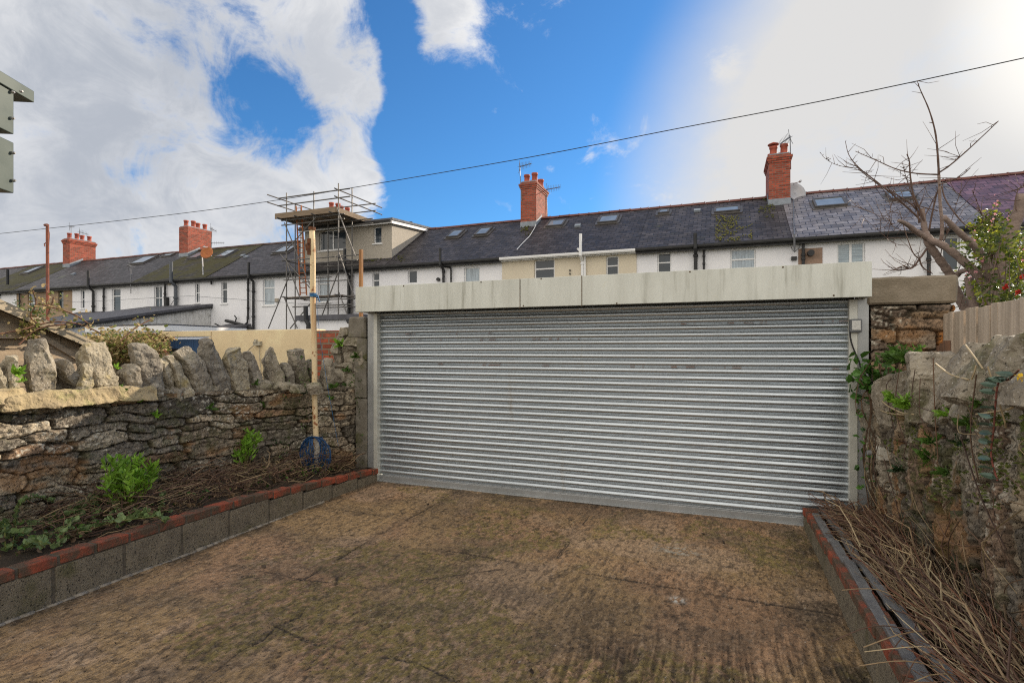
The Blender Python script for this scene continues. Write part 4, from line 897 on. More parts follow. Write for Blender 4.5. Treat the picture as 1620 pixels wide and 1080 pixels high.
wallpoly([(913.5, 393), (917, 397), (925, 402), (925.5, 440)], .04, whitep, 'downpipe')
wallpoly([(391.5, 500), (391.5, 510), (381, 519)], .045, blacks, 'downpipe'); wallpoly([(357, 507), (366, 509), (401, 519)], .075, blacks, 'waste_pipe', YF-.16); wallpoly([(371, 499), (374, 503), (372.5, 508)], .03, blacks, 'waste_pipe', YF-.16)
wallpoly([(340, 512), (360, 521)], .03, blacks, 'waste_pipe')
wallpoly([(333, 437), (334.5, 450)], .045, blacks, 'alarm_sounder'); wallpoly([(263, 470), (263.5, 488)], .12, blacks, 'boiler_flue'); wallpoly([(278, 470), (268, 486)], .012, blacks, 'cable')
wallpoly([(0, 458.5), (120, 478), (300, 468), (500, 482)], .008, grey_pipe, 'cable', YF-.4)
for px, py, r in ((694, 442, .075),):
    q = at_Y(px, py, YF-.02); obj('vent', MB().tube([q, q+Vector((0, -.08, 0))], r, 12), blacks, house_at(q.x)['o'])
q = at_Y(1282, 405, YF-.02); b = MB().box((q.x-.34, YF-.012, q.z-.25), (q.x+.34, YF-.001, q.z+.25)); obj('vent_patch', b, mat('bare_plaster', (.33, .22, .16), (.24, .17, .13), .9, scale=6, bump=.4), houses[10]['o']); obj('boiler_flue', MB().tube([(q.x, YF, q.z+.08), (q.x, YF-.2, q.z+.08)], .10, 12), blacks, houses[10]['o'])
q = at_Y(1256, 409, YF); obj('junction_box', MB().box((q.x-.08, YF-.06, q.z-.06), (q.x+.08, YF-.001, q.z+.06)), blacks, houses[10]['o'])
for px, py, m_ in ((937, 401, mat('brown_vent', (.08, .05, .03), (.06, .04, .02), .8)), (269, 448, mat('cream_box', (.6, .52, .36), (.5, .44, .3), .7)), (439, 475, mat('stone_box', (.4, .36, .3), (.3, .26, .2), .9))):
    q = at_Y(px, py, YF); H = house_at(q.x); obj('wall_box', MB().box((q.x-.09, YF-.09, q.z-.09), (q.x+.09, YF-.001, q.z+.09)), m_, H['o'], bevel=.01)
for dy in (0, .12): 
    q = at_Y(902, 428, YF-.04); obj('bracket', MB().box((q.x-.02, YF-.09, q.z-.03-dy), (q.x+.02, YF-.041, q.z+.03-dy)), blacks, houses[8]['o'])
# telephone cable looping down the cream house roof
P_ = [roofpt(x, y)+Vector((0, -.02, .03)) for x, y in ((852, 345), (846, 362), (838, 375), (826, 387), (818, 396))]; obj('roof_cable', MB().tube(P_, .016, 5), whitep, houses[8]['o'])
# little lead vents and slipped slates on the roofs
for px, py in ((116, 434), (384, 405), (390, 407), (1103, 334), (914, 358), (1196, 408)):
    if py > 407 and px > 1000: continue
    c_ = roofpt(px, py); obj('roof_vent', MB().box((c_.x-.12, c_.y-.1, c_.z-.02), (c_.x+.12, c_.y+.1, c_.z+.07), Euler((RA, 0, 0)).to_matrix()), lead, house_at(c_.x)['roof'])
c_ = roofpt(650, 376); b = MB().tube([c_, c_+Vector((0, 0, .75))], .08, 8); obj('soil_pipe', b, blacks, house_at(c_.x)['o'])
c_ = at_Y(12, 440, YF+.3); obj('soil_pipe', MB().tube([c_+Vector((0, 0, -.4)), c_+Vector((0, 0, .55))], .08, 8), blacks, house_at(c_.x)['o'])
# yellow moss tufts below the roof window
ym = mat('yellow_moss', (.19, .17, .04), (.10, .11, .03), .98, scale=30, bump=.8)
def mossy(px0, px1, py0, py1, n, hh, m_=ym):
    mb = MB(); 
    for _ in range(n):
        c_ = roofpt(random.uniform(px0, px1), random.uniform(py0, py1)); r = random.uniform(.010, .032)
        if fbm(np.array(c_.x*3.), np.array(c_.y*3.), 3, 5) < .45: continue
        mb.lathe([(r, 0), (r*.8, .02), (r*.3, .035)], (c_.x, c_.y, c_.z+.01), 6)
    obj('moss', mb, m_, hh['roof'], smooth=True, kind='stuff')
mossy(1132, 1190, 342, 382, 520, houses[9]); mossy(1200, 1226, 315, 345, 160, houses[9], mat('dull_moss', (.10, .10, .02), (.06, .065, .02), .98, scale=30)); mossy(824, 844, 350, 372, 140, houses[8], _m['dull_moss'])
mossy(560, 640, 404, 414, 160, houses[6], _m['dull_moss'])
# dormer on house 6
DH = houses[6]['o']; dn = MB()
q0 = at_Y(398, 400, 0) if False else None
DYF = 20.0
xr_ = at_Y(620, 400, DYF).x; xl_ = -18.25; zt = at_Y(620, 350, DYF).z; zb = at_Y(620, 405, DYF).z
zb = ZE-.06+RS*(DYF-(YF-.25))
rr = [(at_Y(405+100, 390, DYF).x, at_Y(547, 390, DYF).x, at_Y(520, 396, DYF).z, at_Y(520, 364, DYF).z, 'd'), (at_Y(591, 370, DYF).x, at_Y(603.5, 370, DYF).x, at_Y(597, 385, DYF).z, at_Y(597, 358.5, DYF).z, 'p')]
facade(dn, xl_, xr_, zb-.05, zt, rr, DYF)
ybk = YR
for xx, o_ in ((xl_, 1), (xr_, 0)):
    f = [(xx, DYF, zb-.05), (xx, YR, ZR-.02), (xx, YR, max(ZR+.0, zt)), (xx, DYF, zt)]; dn.add(f, [(0, 1, 2, 3) if not o_ else (3, 2, 1, 0)])
dorm = obj('dormer', dn, pebble, DH)
for (a, b2, c_, d, k) in rr:
    w = window(dorm, a, b2, c_, d, k, DYF)
b = MB(); zq = zt
b.prism([(DYF-.22, zq+.0), (YR+.15, max(ZR, zq)-.0), (YR+.15, max(ZR, zq)+.09), (DYF-.22, zq+.10)], 'x', xl_-.15, xr_+.17); obj('dormer_roof', b, mat('grey_felt', (.13, .13, .14), (.09, .09, .10), .8), dorm)
b = MB(); b.prism([(DYF-.235, zq-.14), (YR+.1, max(ZR, zq)-.15), (YR+.1, max(ZR, zq)+.0), (DYF-.235, zq-.003)], 'x', xr_+.10, xr_+.13); b.box((xl_-.15, DYF-.23, zq-.14), (xr_+.13, DYF-.20, zq-.003)); obj('bargeboard', b, whitep, dorm)
b = MB(); b.prism([(DYF-.32, zq-.0), (DYF-.31, zq-.08), (DYF-.24, zq-.08), (DYF-.236, zq-.0)], 'x', xl_-.15, xr_+.1); obj('gutter', b, blacks, dorm)
obj('room', MB().box((xl_+.1, DYF+.5, zb), (xr_-.1, DYF+.52, zt-.05)), _m['dark_room'], dorm)
obj('downpipe', MB().tube([(xl_-.09, DYF-.1, zq-.1), (xl_-.09, DYF-.1, zb-.1)], .05, 8), whitep, dorm)

# aerials and dishes, each its own thing fixed to a chimney or wall
am = mat('aerial_metal', (.22, .22, .23), (.14, .14, .15), .5, metal=.6)
def aerial(pts, Y, boom, label, nel=9, el=.18, r=.018):
    P_ = [at_Y(x, y, Y) for x, y in pts]; t = thing('tv_aerial', P_[0], label, 'tv aerial', 'tv aerials on the chimneys')
    obj('mast', MB().tube(P_, r, 6), am, t)
    a, b_ = at_Y(*boom[0], Y), at_Y(*boom[1], Y-.5); mb = MB().tube([a, b_], r*.8, 5); d = (b_-a); n = d.cross(Vector((0, 0, 1))).normalized() if abs(d.normalized().z) < .9 else Vector((1, 0, 0)); up = n.cross(d).normalized()
    for k in range(nel):
        c_ = a+d*(k/(nel-1)); e = el*(1-.4*k/nel); mb.tube([c_-up*e, c_+up*e], r*.35, 4); mb.tube([c_-n*e*.6, c_+n*e*.6], r*.35, 4)
    c_ = a+d*.06; 
    for s_ in (-1, 1): mb.tube([c_, c_-d*.12+up*s_*.28], r*.5, 4)
    obj('antenna', mb, am, t)
aerial([(825, 318), (822, 258)], YR-.8, ((822, 264), (840, 259)), 'tall aerial on the left side of the middle chimney')
aerial([(866, 345), (864.5, 300)], YR+.6, ((865, 300), (886, 296)), 'aerial pointing right from the right side of the middle chimney')
aerial([(1251, 268), (1250, 215)], YR-.6, ((1250, 217), (1234, 228)), 'aerial above the twin pots of the chimney nearest the bare tree')
aerial([(112.5, 370), (112.5, 358)], YR-.3, ((110, 358.5), (117, 359)), 'stubby dark aerial at the left of the farthest chimney', 5, .1)
aerial([(125.5, 376), (126, 363)], YR+.3, ((126, 367), (139, 371)), 'pale aerial behind the pots of the farthest chimney', 7, .2)
aerial([(334.5, 392), (335.5, 360)], YR, ((333, 361), (342, 366)), 'aerial with two booms right of the chimney on the mossy roof', 6, .14)
aerial([(334.5, 386), (334.5, 384)], YR, ((334, 384.5), (354, 384.5)), 'low sideways aerial boom right of the chimney on the mossy roof', 8, .12)
aerial([(207, 464), (207, 420)], YF-.3, ((204, 420), (214, 423)), 'thin rusty aerial mast standing on the white wall below the far slate roof', 5, .14, .022)
def dish(px, py, Y, r, m_, label, mast=None):
    c_ = at_Y(px, py, Y); t = thing('satellite_dish', c_, label, 'satellite dish'); rot = Euler((R(68), 0, R(25))).to_matrix(); mb = MB(); k = 14; vs = []; 
    for i in range(5):
        rr_ = r*i/4
        for j in range(k): a = 2*math.pi*j/k; vs.append(c_+rot@Vector((rr_*math.cos(a), rr_*math.sin(a)*1.1, .25*rr_*rr_/r)))
    fs = [(i*k+j, i*k+(j+1) % k, (i+1)*k+(j+1) % k, (i+1)*k+j) for i in range(4) for j in range(k)]
    mb.add(vs, fs); o = obj('reflector', mb, m_, t, smooth=True)
    o.modifiers.new('s', 'SOLIDIFY').thickness = .02
    mb = MB().tube([c_+rot@Vector((0, r, .1)), c_+rot@Vector((0, r*.5, r*1.1))], .015, 5); mb.tube([c_+rot@Vector((0, r*.5, r*1.1)), c_+rot@Vector((0, r*.45, r*1.35))], .04, 6); mb.tube([c_, c_+Vector((0, .25, -.1))], .025, 5)
    if mast: mb.tube([at_Y(*q, Y+.2) for q in mast], .03, 6)
    obj('arm', mb, mat('pale_metal', (.5, .5, .52), (.4, .4, .42), .5, metal=.3), t)
dish(328, 401, YF-.1, .30, mat('orange_rust', (.45, .16, .05), (.3, .1, .04), .8, scale=6), 'orange satellite dish on a pole at the eaves of the mossy roof', [(321.5, 437), (320, 405), (327, 401)])
dish(1257, 306, YR-.2, .38, mat('grey_dish', (.42, .42, .44), (.34, .34, .36), .5), 'grey satellite dish beside the chimney nearest the bare tree')
b = MB().tube([roofpt(1255, 312), roofpt(1255.5, 350), at_Y(1256.5, 371, YF-.4)], .022, 5); b.tube([at_Y(1256.5, 371, YF-.4), at_Y(1257, 398, YF-.3)], .03, 5)
b.tube([at_Y(1248, 380, YF-.1), at_Y(1253, 394, YF-.1), at_Y(1257, 399, YF-.2), at_Y(1264, 392, YF-.1), at_Y(1267, 380, YF-.1)], .012, 4); obj('cable', b, am, houses[10]['o'])

# ---- rear extensions
fel = mat('dark_roof_felt', (.10, .10, .115), (.07, .07, .08), .7, scale=4, bump=.3)
def leanto(name, x0, x1, y0, z_lo, z_hi, m_, label, over=.15):
    t = thing(name, ((x0+x1)/2, (y0+YF)/2, 0), label, 'extension')
    b = MB().prism([(y0, -.1), (YF-.01, -.1), (YF-.01, z_hi-.02), (y0, z_lo-.02)], 'x', x0, x1); obj('wall', b, m_, t)
    k = (z_hi-z_lo)/(YF-y0); b = MB().prism([(y0-over, z_lo-over*k), (YF-.01, z_hi), (YF-.01, z_hi+.11), (y0-over, z_lo+.11-over*k)], 'x', x0-.1, x1+over); obj('roof', b, fel, t)
    b = MB().prism([(y0-over, z_lo-.10-over*k), (YF-.02, z_hi-.10), (YF-.02, z_hi-.003), (y0-over, z_lo-over*k-.003)], 'x', x1+.02, x1+over-.01); obj('verge', b, blacks, t)
    return t
leanto('lean_to_extension', -28.2, -23.7, 13.2, 2.55, 3.78, whitedirty, 'long dark roofed lean-to with a stained white side wall, above the yellow wall')
leanto('lean_to_extension', -34.0, -31.9, 17.4, 3.0, 3.62, white, 'short dark roofed lean-to beneath the farther white house')
leanto('lean_to_extension', -22.5, -21.2, 17.5, 2.35, 2.75, whitedirty, 'small grey roofed lean-to low against the house with crossing black pipes')
t = thing('flat_roof_extension', (-14.0, 18, 0), 'white flat roofed extension behind the scaffolding foot', 'extension')
b = MB().box((-15.4, 16.6, -.1), (-12.5, YF-.005, 2.75)); obj('wall', b, white, t); b = MB().box((-15.5, 16.45, 2.751), (-12.4, YF-.005, 2.95)); obj('roof', b, fel, t, bevel=.01)
obj('waste_pipe', MB().tube([at_Y(483.5, 484, 16.4), at_Y(484, 506, 16.4), at_Y(488, 513, 16.4), at_Y(488, 520, 16.4)], .085, 8), blacks, t)
obj('downpipe', MB().tube([at_Y(549, 506, 16.4), at_Y(551, 510, 16.4), at_Y(555, 512, 16.4), at_Y(556, 530, 16.4)], .05, 8), blacks, t)
t = thing('white_outbuilding', (-16.5, 12, 0), 'low white outbuilding with a flat roof just above the dry climber', 'outbuilding')
b = MB().box((-18.5, 11, -.1), (-15.1, 13.6, 2.18)); obj('wall', b, white, t); b = MB().box((-18.6, 10.85, 2.181), (-15.0, 13.7, 2.34)); obj('fascia', b, whitep, t); b = MB().box((-18.6, 10.84, 2.341), (-15.0, 13.7, 2.38)); obj('roof', b, fel, t)
# ------------------------------------------------------------------ scaffolding
steel = mat('galvanised_scaffold_tube', (.19, .18, .17), (.11, .105, .10), .55, metal=.55, scale=4, c3=(.16, .09, .05), s3=3, t3=(.6, .8))
rustt = mat('orange_ladder_rust', (.46, .15, .05), (.3, .1, .04), .8, scale=6)
plank = mat('scaffold_board', (.27, .20, .14), (.17, .13, .09), .9, scale=4, stretch=(.5, 4, 4), bump=.4)
sc = thing('scaffolding', (-16.3, 18.6, 0), 'tube scaffolding tower with a boarded top deck around the dormer house chimney', 'scaffolding')
def tubeo(name, a, b, r=.026, m=steel, par=sc): return obj(name, MB().tube([a, b], r, 6), m, par)
Zd = 7.28; YA, YB, YC = 18.0, 20.2, 19.15
XL, XR_ = at_Y(438, 345, YA).x, at_Y(531, 340, YA).x
fs_ = [at_Y(px, 400, YA).x for px in (451.7, 495, 534)]
for x, z0_, z1 in ((fs_[0], -.1, 8.35), (fs_[1], Zd-.6, 8.25), (fs_[2], 2.95, 8.45)): tubeo('standard', (x, YA+.05, z0_), (x+.01, YA+.05, z1))
bs_ = [at_Y(px, 400, YC).x for px in (467, 519, 557)]
for x, z0_, z1 in ((bs_[0], -.1, 8.2), (bs_[1], 2.95, Zd+.1), (bs_[2], 2.95, 8.6)): tubeo('standard', (x, YC, z0_), (x, YC, z1))
tubeo('standard', (at_Y(476, 330, YB).x, YB, 6.8), (at_Y(476, 330, YB).x, YB, 8.35))
for z in (8.14, 7.82):
    tubeo('guard_rail', (XL+.05, YA, z), (XR_+.75, YA, z+.02)); tubeo('guard_rail', (XL-.02, YA-.5, z+.04), (XL-.02, YB+.5, z+.04)); tubeo('guard_rail', (XR_+.02, YA-.1, z+.08), (XR_+.02, YB+1.0, z+.08)); tubeo('guard_rail', (XL+.6, YB, z), (XR_+.4, YB, z))
for z in (Zd-.10, Zd-.30): tubeo('ledger', (XL+.2, YA+.06, z), (XR_+.4, YA+.06, z)); tubeo('ledger', (XL+.4, YB-.1, z), (XR_+.3, YB-.1, z)); tubeo('ledger', (XL+.3, YC, z), (XR_+1.0, YC, z))
for k in range(4): x = XL+.3+k*(XR_-XL-.4)/3; tubeo('transom', (x, YA-.3, Zd-.05), (x, YB+.3, Zd-.05))
for z, xa, xb in ((5.45, fs_[0]-.3, fs_[2]+1.0), (5.25, fs_[0]+.8, fs_[2]+.9), (4.62, fs_[0]-.2, fs_[2]-.4), (3.80, fs_[0]-.1, fs_[2]+.9), (2.55+.9, fs_[0]+.3, fs_[2]+.6)):
    tubeo('ledger', (xa, YA+.1, z), (xb, YA+.1, z+.02)); tubeo('ledger', (xa+.1, YC-.05, z+.03), (xb+.2, YC-.05, z))
for x in fs_[:1]+fs_[2:]:
    for z in (3.86, 5.40): tubeo('transom', (x+.05, YA-.25, z), (x+.05, YC+.3, z))
def pp(x, y, Y=YA-.02): return at_Y(400+x/4, 290+y/4, Y)
for a, b in (((175, 450), (400, 705)), ((240, 560), (98, 918)), ((200, 250), (360, 640)), ((400, 215), (205, 430)), ((530, 150), (650, 465)), ((540, 560), (438, 836)), ((545, 440), (640, 715)), ((195, 715), (282, 917)), ((236, 918), (375, 745)), ((545, 690), (600, 836)), ((205, 470), (300, 730))):
    tubeo('brace', pp(*a), pp(*b), .024)
b = MB()
for k in range(9): y = YA-.02+k*.245; b.box((XL+random.uniform(-.05, .05), y, Zd), (XR_+random.uniform(-.02, .06), y+.225, Zd+.04))
obj('deck_boards', b, plank, sc); b = MB().box((XL-.05, YA-.065, Zd-.03), (XR_+.05, YA-.025, Zd+.20)); b.box((XR_+.07, YA-.05, Zd-.02), (XR_+.11, YB+.2, Zd+.18)); b.box((XL-.05, YA-.02, Zd), (XL-.01, YB, Zd+.2)); obj('toe_board', b, plank, sc)
b = MB()
for k in range(3): b.box((fs_[0]-.15, YA+.05+k*.25, 3.84), (fs_[2]+.2, YA+.28+k*.25, 3.88))
obj('deck_boards', b, mat('old_scaffold_board', (.20, .16, .12), (.13, .10, .08), .9, scale=4), sc)
for (a0, a1), top in ((((470, 330), (475.5, 466)), 0), (((478, 327), (485.5, 466)), 0)):
    pass
la0, la1, lb0, lb1 = at_Y(468.5, 326, 18.35), at_Y(475, 467, 18.35), at_Y(476.5, 325, 18.45), at_Y(485, 467, 18.45)
b = MB().tube([la0, la1], .03, 6).tube([lb0, lb1], .03, 6)
for k in range(18): t = (k+.5)/18; b.tube([la0.lerp(la1, t), lb0.lerp(lb1, t)], .016, 5)
obj('ladder', b, rustt, sc)

# ------------------------------------------------------------------ poles, wire
cp = mat('rusty_cream_paint', (.72, .58, .36), (.68, .53, .31), .6, scale=3, stretch=(3, 3, .8), c3=(.26, .09, .03), s3=9, t3=(.56, .64), bump=.25, bscale=60, streak=((.50, .24, .08), .50))
P0 = at_X(500.5, 742, -4.42); tt = P0.y/ray(500, 742).y; base = Vector((P0.x, P0.y, .18)); topp = at_t(493.5, 363, tt)
po = thing('clothes_pole', base, 'tall rusty cream painted steel pole with blue tape round it, in the left bed', 'pole')
b = MB(); pts = [base.lerp(topp, k/12)+Vector((.006*math.sin(k*1.3), 0, 0)) for k in range(13)]; b.tube(pts, .032, 12); obj('shaft', b, cp, po, smooth=True)
b = MB().tube([topp+Vector((0, 0, -.01)), topp+Vector((0, 0, .025))], .041, 12); obj('cap', b, mat('dark_rust', (.16, .06, .025), (.09, .04, .02), .9, scale=20), po)
q = topp+Vector((-.01, -.045, -.16)); obj('hook', MB().tube([q, q+Vector((0, -.04, -.03)), q+Vector((0, -.03, -.10))], .010, 6).box((q.x-.02, q.y, q.z-.14), (q.x+.02, q.y+.02, q.z+.05)), _m['dark_rust'], po)
bt = mat('blue_tape', (.02, .14, .30), (.015, .08, .2), .5, scale=20)
q = base.lerp(topp, (at_t(497, 467, tt).z-base.z)/(topp.z-base.z)); b = MB().tube([q+Vector((0, 0, -.02)), q+Vector((0, 0, .025))], .041, 12).tube([q+Vector((.03, -.02, 0)), q+Vector((.09, -.03, -.01)), q+Vector((.12, -.02, -.09))], [.012, .010, .004], 5)
b.tube([q+Vector((.04, 0, -.01)), q+Vector((.09, .01, -.5)), q+Vector((.20, .02, -1.1)), q+Vector((.28, .1, -1.75))], .0025, 4)
obj('blue_tie', b, bt, po)
obj('collar', MB().tube([base+Vector((0, 0, 0)), base+Vector((.004, 0, .42))], .034, 12), mat('white_primer', (.62, .60, .54), (.45, .42, .36), .8, scale=9, c3=(.2, .12, .07), s3=9), po)
rc_ = Vector((base.x+.02, base.y-.05, at_t(503, 716, tt).z)); b = MB()
for k in range(17):
    r = random.uniform(.10, .225); e = random.uniform(.7, 1.15); ph = random.uniform(-.3, .3); pts = []; ox = random.uniform(-.02, .02)
    for j in range(25): a = 2*math.pi*j/24+math.pi/2; pts.append(rc_+Vector((ox+r*math.cos(a)*e*.95, random.uniform(-.012, .012)-.02*k/20+ph*.05*math.cos(a), r*math.sin(a)-.0+(.2-r)*.9)))
    b.tube(pts, .0036, 5, False)
for k in range(6): b.tube([rc_+Vector((random.uniform(-.03, .03), -.05, .18)), rc_+Vector((random.uniform(-.05, .05), -.06, .05)), rc_+Vector((random.uniform(-.06, .06), -.05, -.2))], .005, 5)
for k in range(7):
    a = random.uniform(-.6, .9); b.tube([rc_+Vector((.17*math.cos(a), -.03, .17*math.sin(a))), rc_+Vector((.25*math.cos(a+.1), -.03, .25*math.sin(a+.1)))], .004, 4)
obj('cable_coil', b, mat('blue_cable', (.018, .075, .20), (.012, .045, .12), .5, scale=20), label='coil of thin dark blue cable hung round the foot of the cream pole', cat='cable', smooth=True)
b = MB().box((-5.35, 7.05, 0), (-5.28, 7.12, 2.0)); b = MB()
q = at_Y(571.5, 395, 7.2); b.box((q.x-.025, 7.17, 0), (q.x+.025, 7.22, q.z)); obj('timber_post', b, mat('orange_brown_timber', (.32, .16, .06), (.2, .10, .045), .85, scale=6, stretch=(3, 3, .4)), bevel=.004, label='thin brown timber post standing just behind the left end of the hood', cat='post')
rm = mat('rusty_steel', (.26, .085, .05), (.15, .06, .045), .85, scale=5, c3=(.35, .17, .12), s3=4)
q0, q1 = at_Y(75.5, 520, 8), at_Y(75, 355, 8); po2 = thing('washing_line_post', (q0.x, 8, 0), 'slim rusty brown steel post rising above the shed and far roofs', 'post')
obj('shaft', MB().tube([(q0.x, 8, 0), q0, q1], .034, 8), rm, po2); b = MB().tube([q1+Vector((-.03, 0, -.1)), q1+Vector((.09, 0, -.2)), q1+Vector((.06, 0, -.5))], .006, 4).tube([q1+Vector((.0, 0, -.42)), q1+Vector((-.12, 0, -.46)), q1+Vector((-.1, 0, -.52))], .012, 5); b.tube([q1+Vector((-.05, -.03, -.02)), q1+Vector((.05, -.03, -.02))], .03, 6); obj('fitting', b, rm, po2)
wp = [(-330, 398, 24), (-60, 376, 19), (0, 369.6, 18.5), (268, 340, 16), (440, 316.5, 14.5), (560, 296.7, 13.5), (832, 250, 11.6), (1070, 204, 10.2), (1310, 158, 9.2), (1620, 92, 8.3), (1800, 50, 8)]
def cr(pts, n=8):
    pts = [Vector(p) for p in pts]; out = []
    for i in range(len(pts)-1):
        a, b_, c_, d = pts[max(i-1, 0)], pts[i], pts[i+1], pts[min(i+2, len(pts)-1)]
        for k in range(n): t = k/n; out.append(.5*((2*b_)+(c_-a)*t+(2*a-5*b_+4*c_-d)*t*t+(3*b_-a-3*c_+d)*t**3))
    return out+[pts[-1]]
obj('overhead_cable', MB().tube(cr([at_t(x, y, t) for x, y, t in wp], 4), .0085, 5), mat('black_cable', (.02, .02, .022), (.03, .03, .03), .7), label='single dark overhead cable crossing the whole sky', cat='cable', smooth=True)

# ------------------------------------------------------------------ fence on the right
fn = thing('board_fence', (1.75, 4.0, 0), 'pale weathered vertical board fence above the slanted boulders on the right', 'fence')
fm = mat('pale_fence_board', (.56, .46, .36), (.34, .275, .21), .9, scale=3, stretch=(5, 5, .35), bump=.4, bscale=30, speck=((.12, .07, .04), 9, .72), streak=((.27, .235, .20), .6))
b = MB(); y = 5.62; rs = random.Random(4)
while y > -.6:
    w = .098; dx = rs.uniform(-.007, .007); b.box((1.745+dx, y-w, 1.10), (1.765+dx, y, 1.955+rs.uniform(-.008, .008)+(5.6-y)*.012), Euler((rs.uniform(-.006, .006), 0, 0)).to_matrix()); y -= w+rs.uniform(.005, .012)
obj('boards', b, fm, fn, bevel=.003)
[obj('rail', MB().box((1.77, -.6, z), (1.81, 5.6, z+.07)), fm, fn) for z in (1.3, 1.78)]
for y in (5.55, 3.6, 1.6): obj('post', MB().box((1.812, y-.08, 0), (1.90, y, 1.95)), fm, fn)
b = MB(); 
for k in range(3): b.box((1.70, 5.44+k*.07, 1.10), (1.735, 5.50+k*.07, 1.72-.02*k))
obj('end_slat', b, mat('reddish_fence_slat', (.24, .13, .08), (.15, .09, .06), .9, scale=4, stretch=(5, 5, .4)), fn)

# ------------------------------------------------------------------ floodlight, box, cable
q = at_Y(1354.5, 515, 5.62); fl = thing('security_light', (q.x, 5.66, q.z), 'small square grey security light fixed at the top right of the shutter frame', 'light')
obj('housing', MB().box((q.x-.048, 5.615, q.z-.06), (q.x+.048, 5.675, q.z+.06)), mat('dark_grey_plastic', (.16, .17, .18), (.12, .125, .13), .5), fl, bevel=.012)
b = MB().box((q.x-.034, 5.609, q.z-.040), (q.x+.034, 5.614, q.z+.046)); obj('lens', b, mat('frosted_lens', (.60, .60, .57), (.48, .48, .46), .2, scale=40), fl, bevel=.003)
pts = [at_Y(x, y, 5.64) for x, y in ((1350, 510), (1345, 522), (1346, 538), (1352, 556), (1360, 574), (1362, 582))]+[Vector((1.24, 5.6, 1.2)), Vector((1.23, 5.62, .8)), Vector((1.25, 5.58, .5)), Vector((1.27, 5.4, .3))]
obj('power_cable', MB().tube(cr(pts, 4), .007, 5), blacks, label='black cable running down from the security light beside the shutter', cat='cable', smooth=True)
q = at_X(1402, 717, 1.235); b = MB().box((q.x-.01, q.y-.055, q.z-.05), (q.x+.06, q.y+.055, q.z+.05)); jb = obj('junction_box', b, mat('aged_white_plastic', (.62, .58, .50), (.5, .47, .4), .5), label='small off white plastic switch box on the mossy right wall', cat='switch box', bevel=.006)
jb.location += Vector((-.05, 0, 0)); 
obj('knob', MB().tube([q+Vector((-.058, -.015, 0)), q+Vector((-.085, -.015, 0))], .022, 10), mat('grey_knob', (.3, .3, .28), (.2, .2, .2), .5), jb)
COL.objects[-1].location = -Vector(jb.location)+OFF[jb.name]; COL.objects[-1].location = (0, 0, 0)

# ------------------------------------------------------------------ vegetation helpers
def leafmesh(L_, widthf=.42, fold=.25, curl=.25, seed=1, tonef=None):
    """L_: list of (pos, dir, size). Pointed folded leaves, one mesh."""
    rs = np.random.RandomState(seed); V = []; F = []; T = []
    for (p, d, s_) in L_:
        d = Vector(d).normalized(); r = Vector(rs.normal(size=3)); sd = d.cross(r)
        if sd.length < 1e-4: continue
        sd.normalize(); n = sd.cross(d).normalized(); w = s_*widthf*.5; o = len(V); p = Vector(p)
        c1 = p+d*s_*.35; c2 = p+d*s_*.72-n*s_*curl*.25; tip = p+d*s_*.97-n*s_*curl*.7
        V += [p, c1+sd*w+n*w*fold, c2+sd*w*.8+n*w*fold, tip, c2-sd*w*.8+n*w*fold, c1-sd*w+n*w*fold, c1, c2]
        F += [(o, o+6, o+1), (o+6, o+7, o+2, o+1), (o+7, o+3, o+2), (o, o+5, o+6), (o+6, o+5, o+4, o+7), (o+7, o+4, o+3)]
        t = (.65+.7*rs.rand()) if tonef is None else tonef(rs); t = (t, t, t) if not isinstance(t, tuple) else t
        T += [(*t, 1)]*8
    mb = MB(); mb.v = V; mb.f = F; return mb, np.array(T)
def leafmat(name, c1, c2, rough=.5, tr=.35): return mat(name, c1, c2, rough, scale=9, attr='tone', trans=tr, spec=.45)
def rdir(up=.3, spread=1.0): 
    a = random.uniform(0, 2*math.pi); return Vector((math.cos(a)*spread, math.sin(a)*spread, random.uniform(-.4, 1)*1+up))
def addleaves(name, L_, m, par=None, **k):
    kk = {q: k.pop(q) for q in ('widthf', 'fold', 'curl', 'seed', 'tonef') if q in k}
    mb, T = leafmesh(L_, **kk); return obj(name, mb, m, par, attrs=T, **k)
def shrub(base, h, r, nst, nl, ls, lab, cat, lm, sm, name='leafy_shrub', group=None, lean=(0, 0)):
    t = thing(name, base, lab, cat, group); mb = MB(); L_ = []
    for k in range(nst):
        a = random.uniform(0, 6.28); rr_ = r*random.uniform(.2, 1); hh = h*random.uniform(.55, 1.0)
        e = Vector(base)+Vector((rr_*math.cos(a)+lean[0], rr_*math.sin(a)+lean[1], hh)); m_ = Vector(base).lerp(e, .5)+Vector((random.uniform(-.04, .04), random.uniform(-.04, .04), h*.08))
        pts = cr([base, m_, e], 4); mb.tube(pts, [.006-.0006*i for i in range(len(pts))] if len(pts) < 10 else .004, 4)
        for j in range(nl):
            f = random.uniform(.3, 1)**.7; p_ = pts[min(int(f*(len(pts)-1)), len(pts)-1)]; dd = rdir(.25); L_.append((p_+Vector((random.gauss(0, .01), random.gauss(0, .01), random.gauss(0, .012))), dd+(e-Vector(base)).normalized()*.6, ls*random.uniform(.6, 1.2)))
    obj('stems', mb, sm, t); addleaves('leaves', L_, lm, t, widthf=.30, curl=.3); return t
green = leafmat('bright_green_leaf', (.27, .46, .05), (.15, .31, .03)); stemg = mat('green_stem', (.16, .20, .05), (.12, .08, .03), .7)
mid = leafmat('mid_green_leaf', (.10, .19, .03), (.05, .11, .018)); dkg = leafmat('dark_green_leaf', (.035, .075, .022), (.02, .045, .014), .45, .15)
pale = leafmat('pale_green_leaf', (.24, .32, .13), (.13, .2, .07)); blueg = leafmat('blue_green_leaf', (.10, .16, .12), (.06, .10, .07), .4, .15)
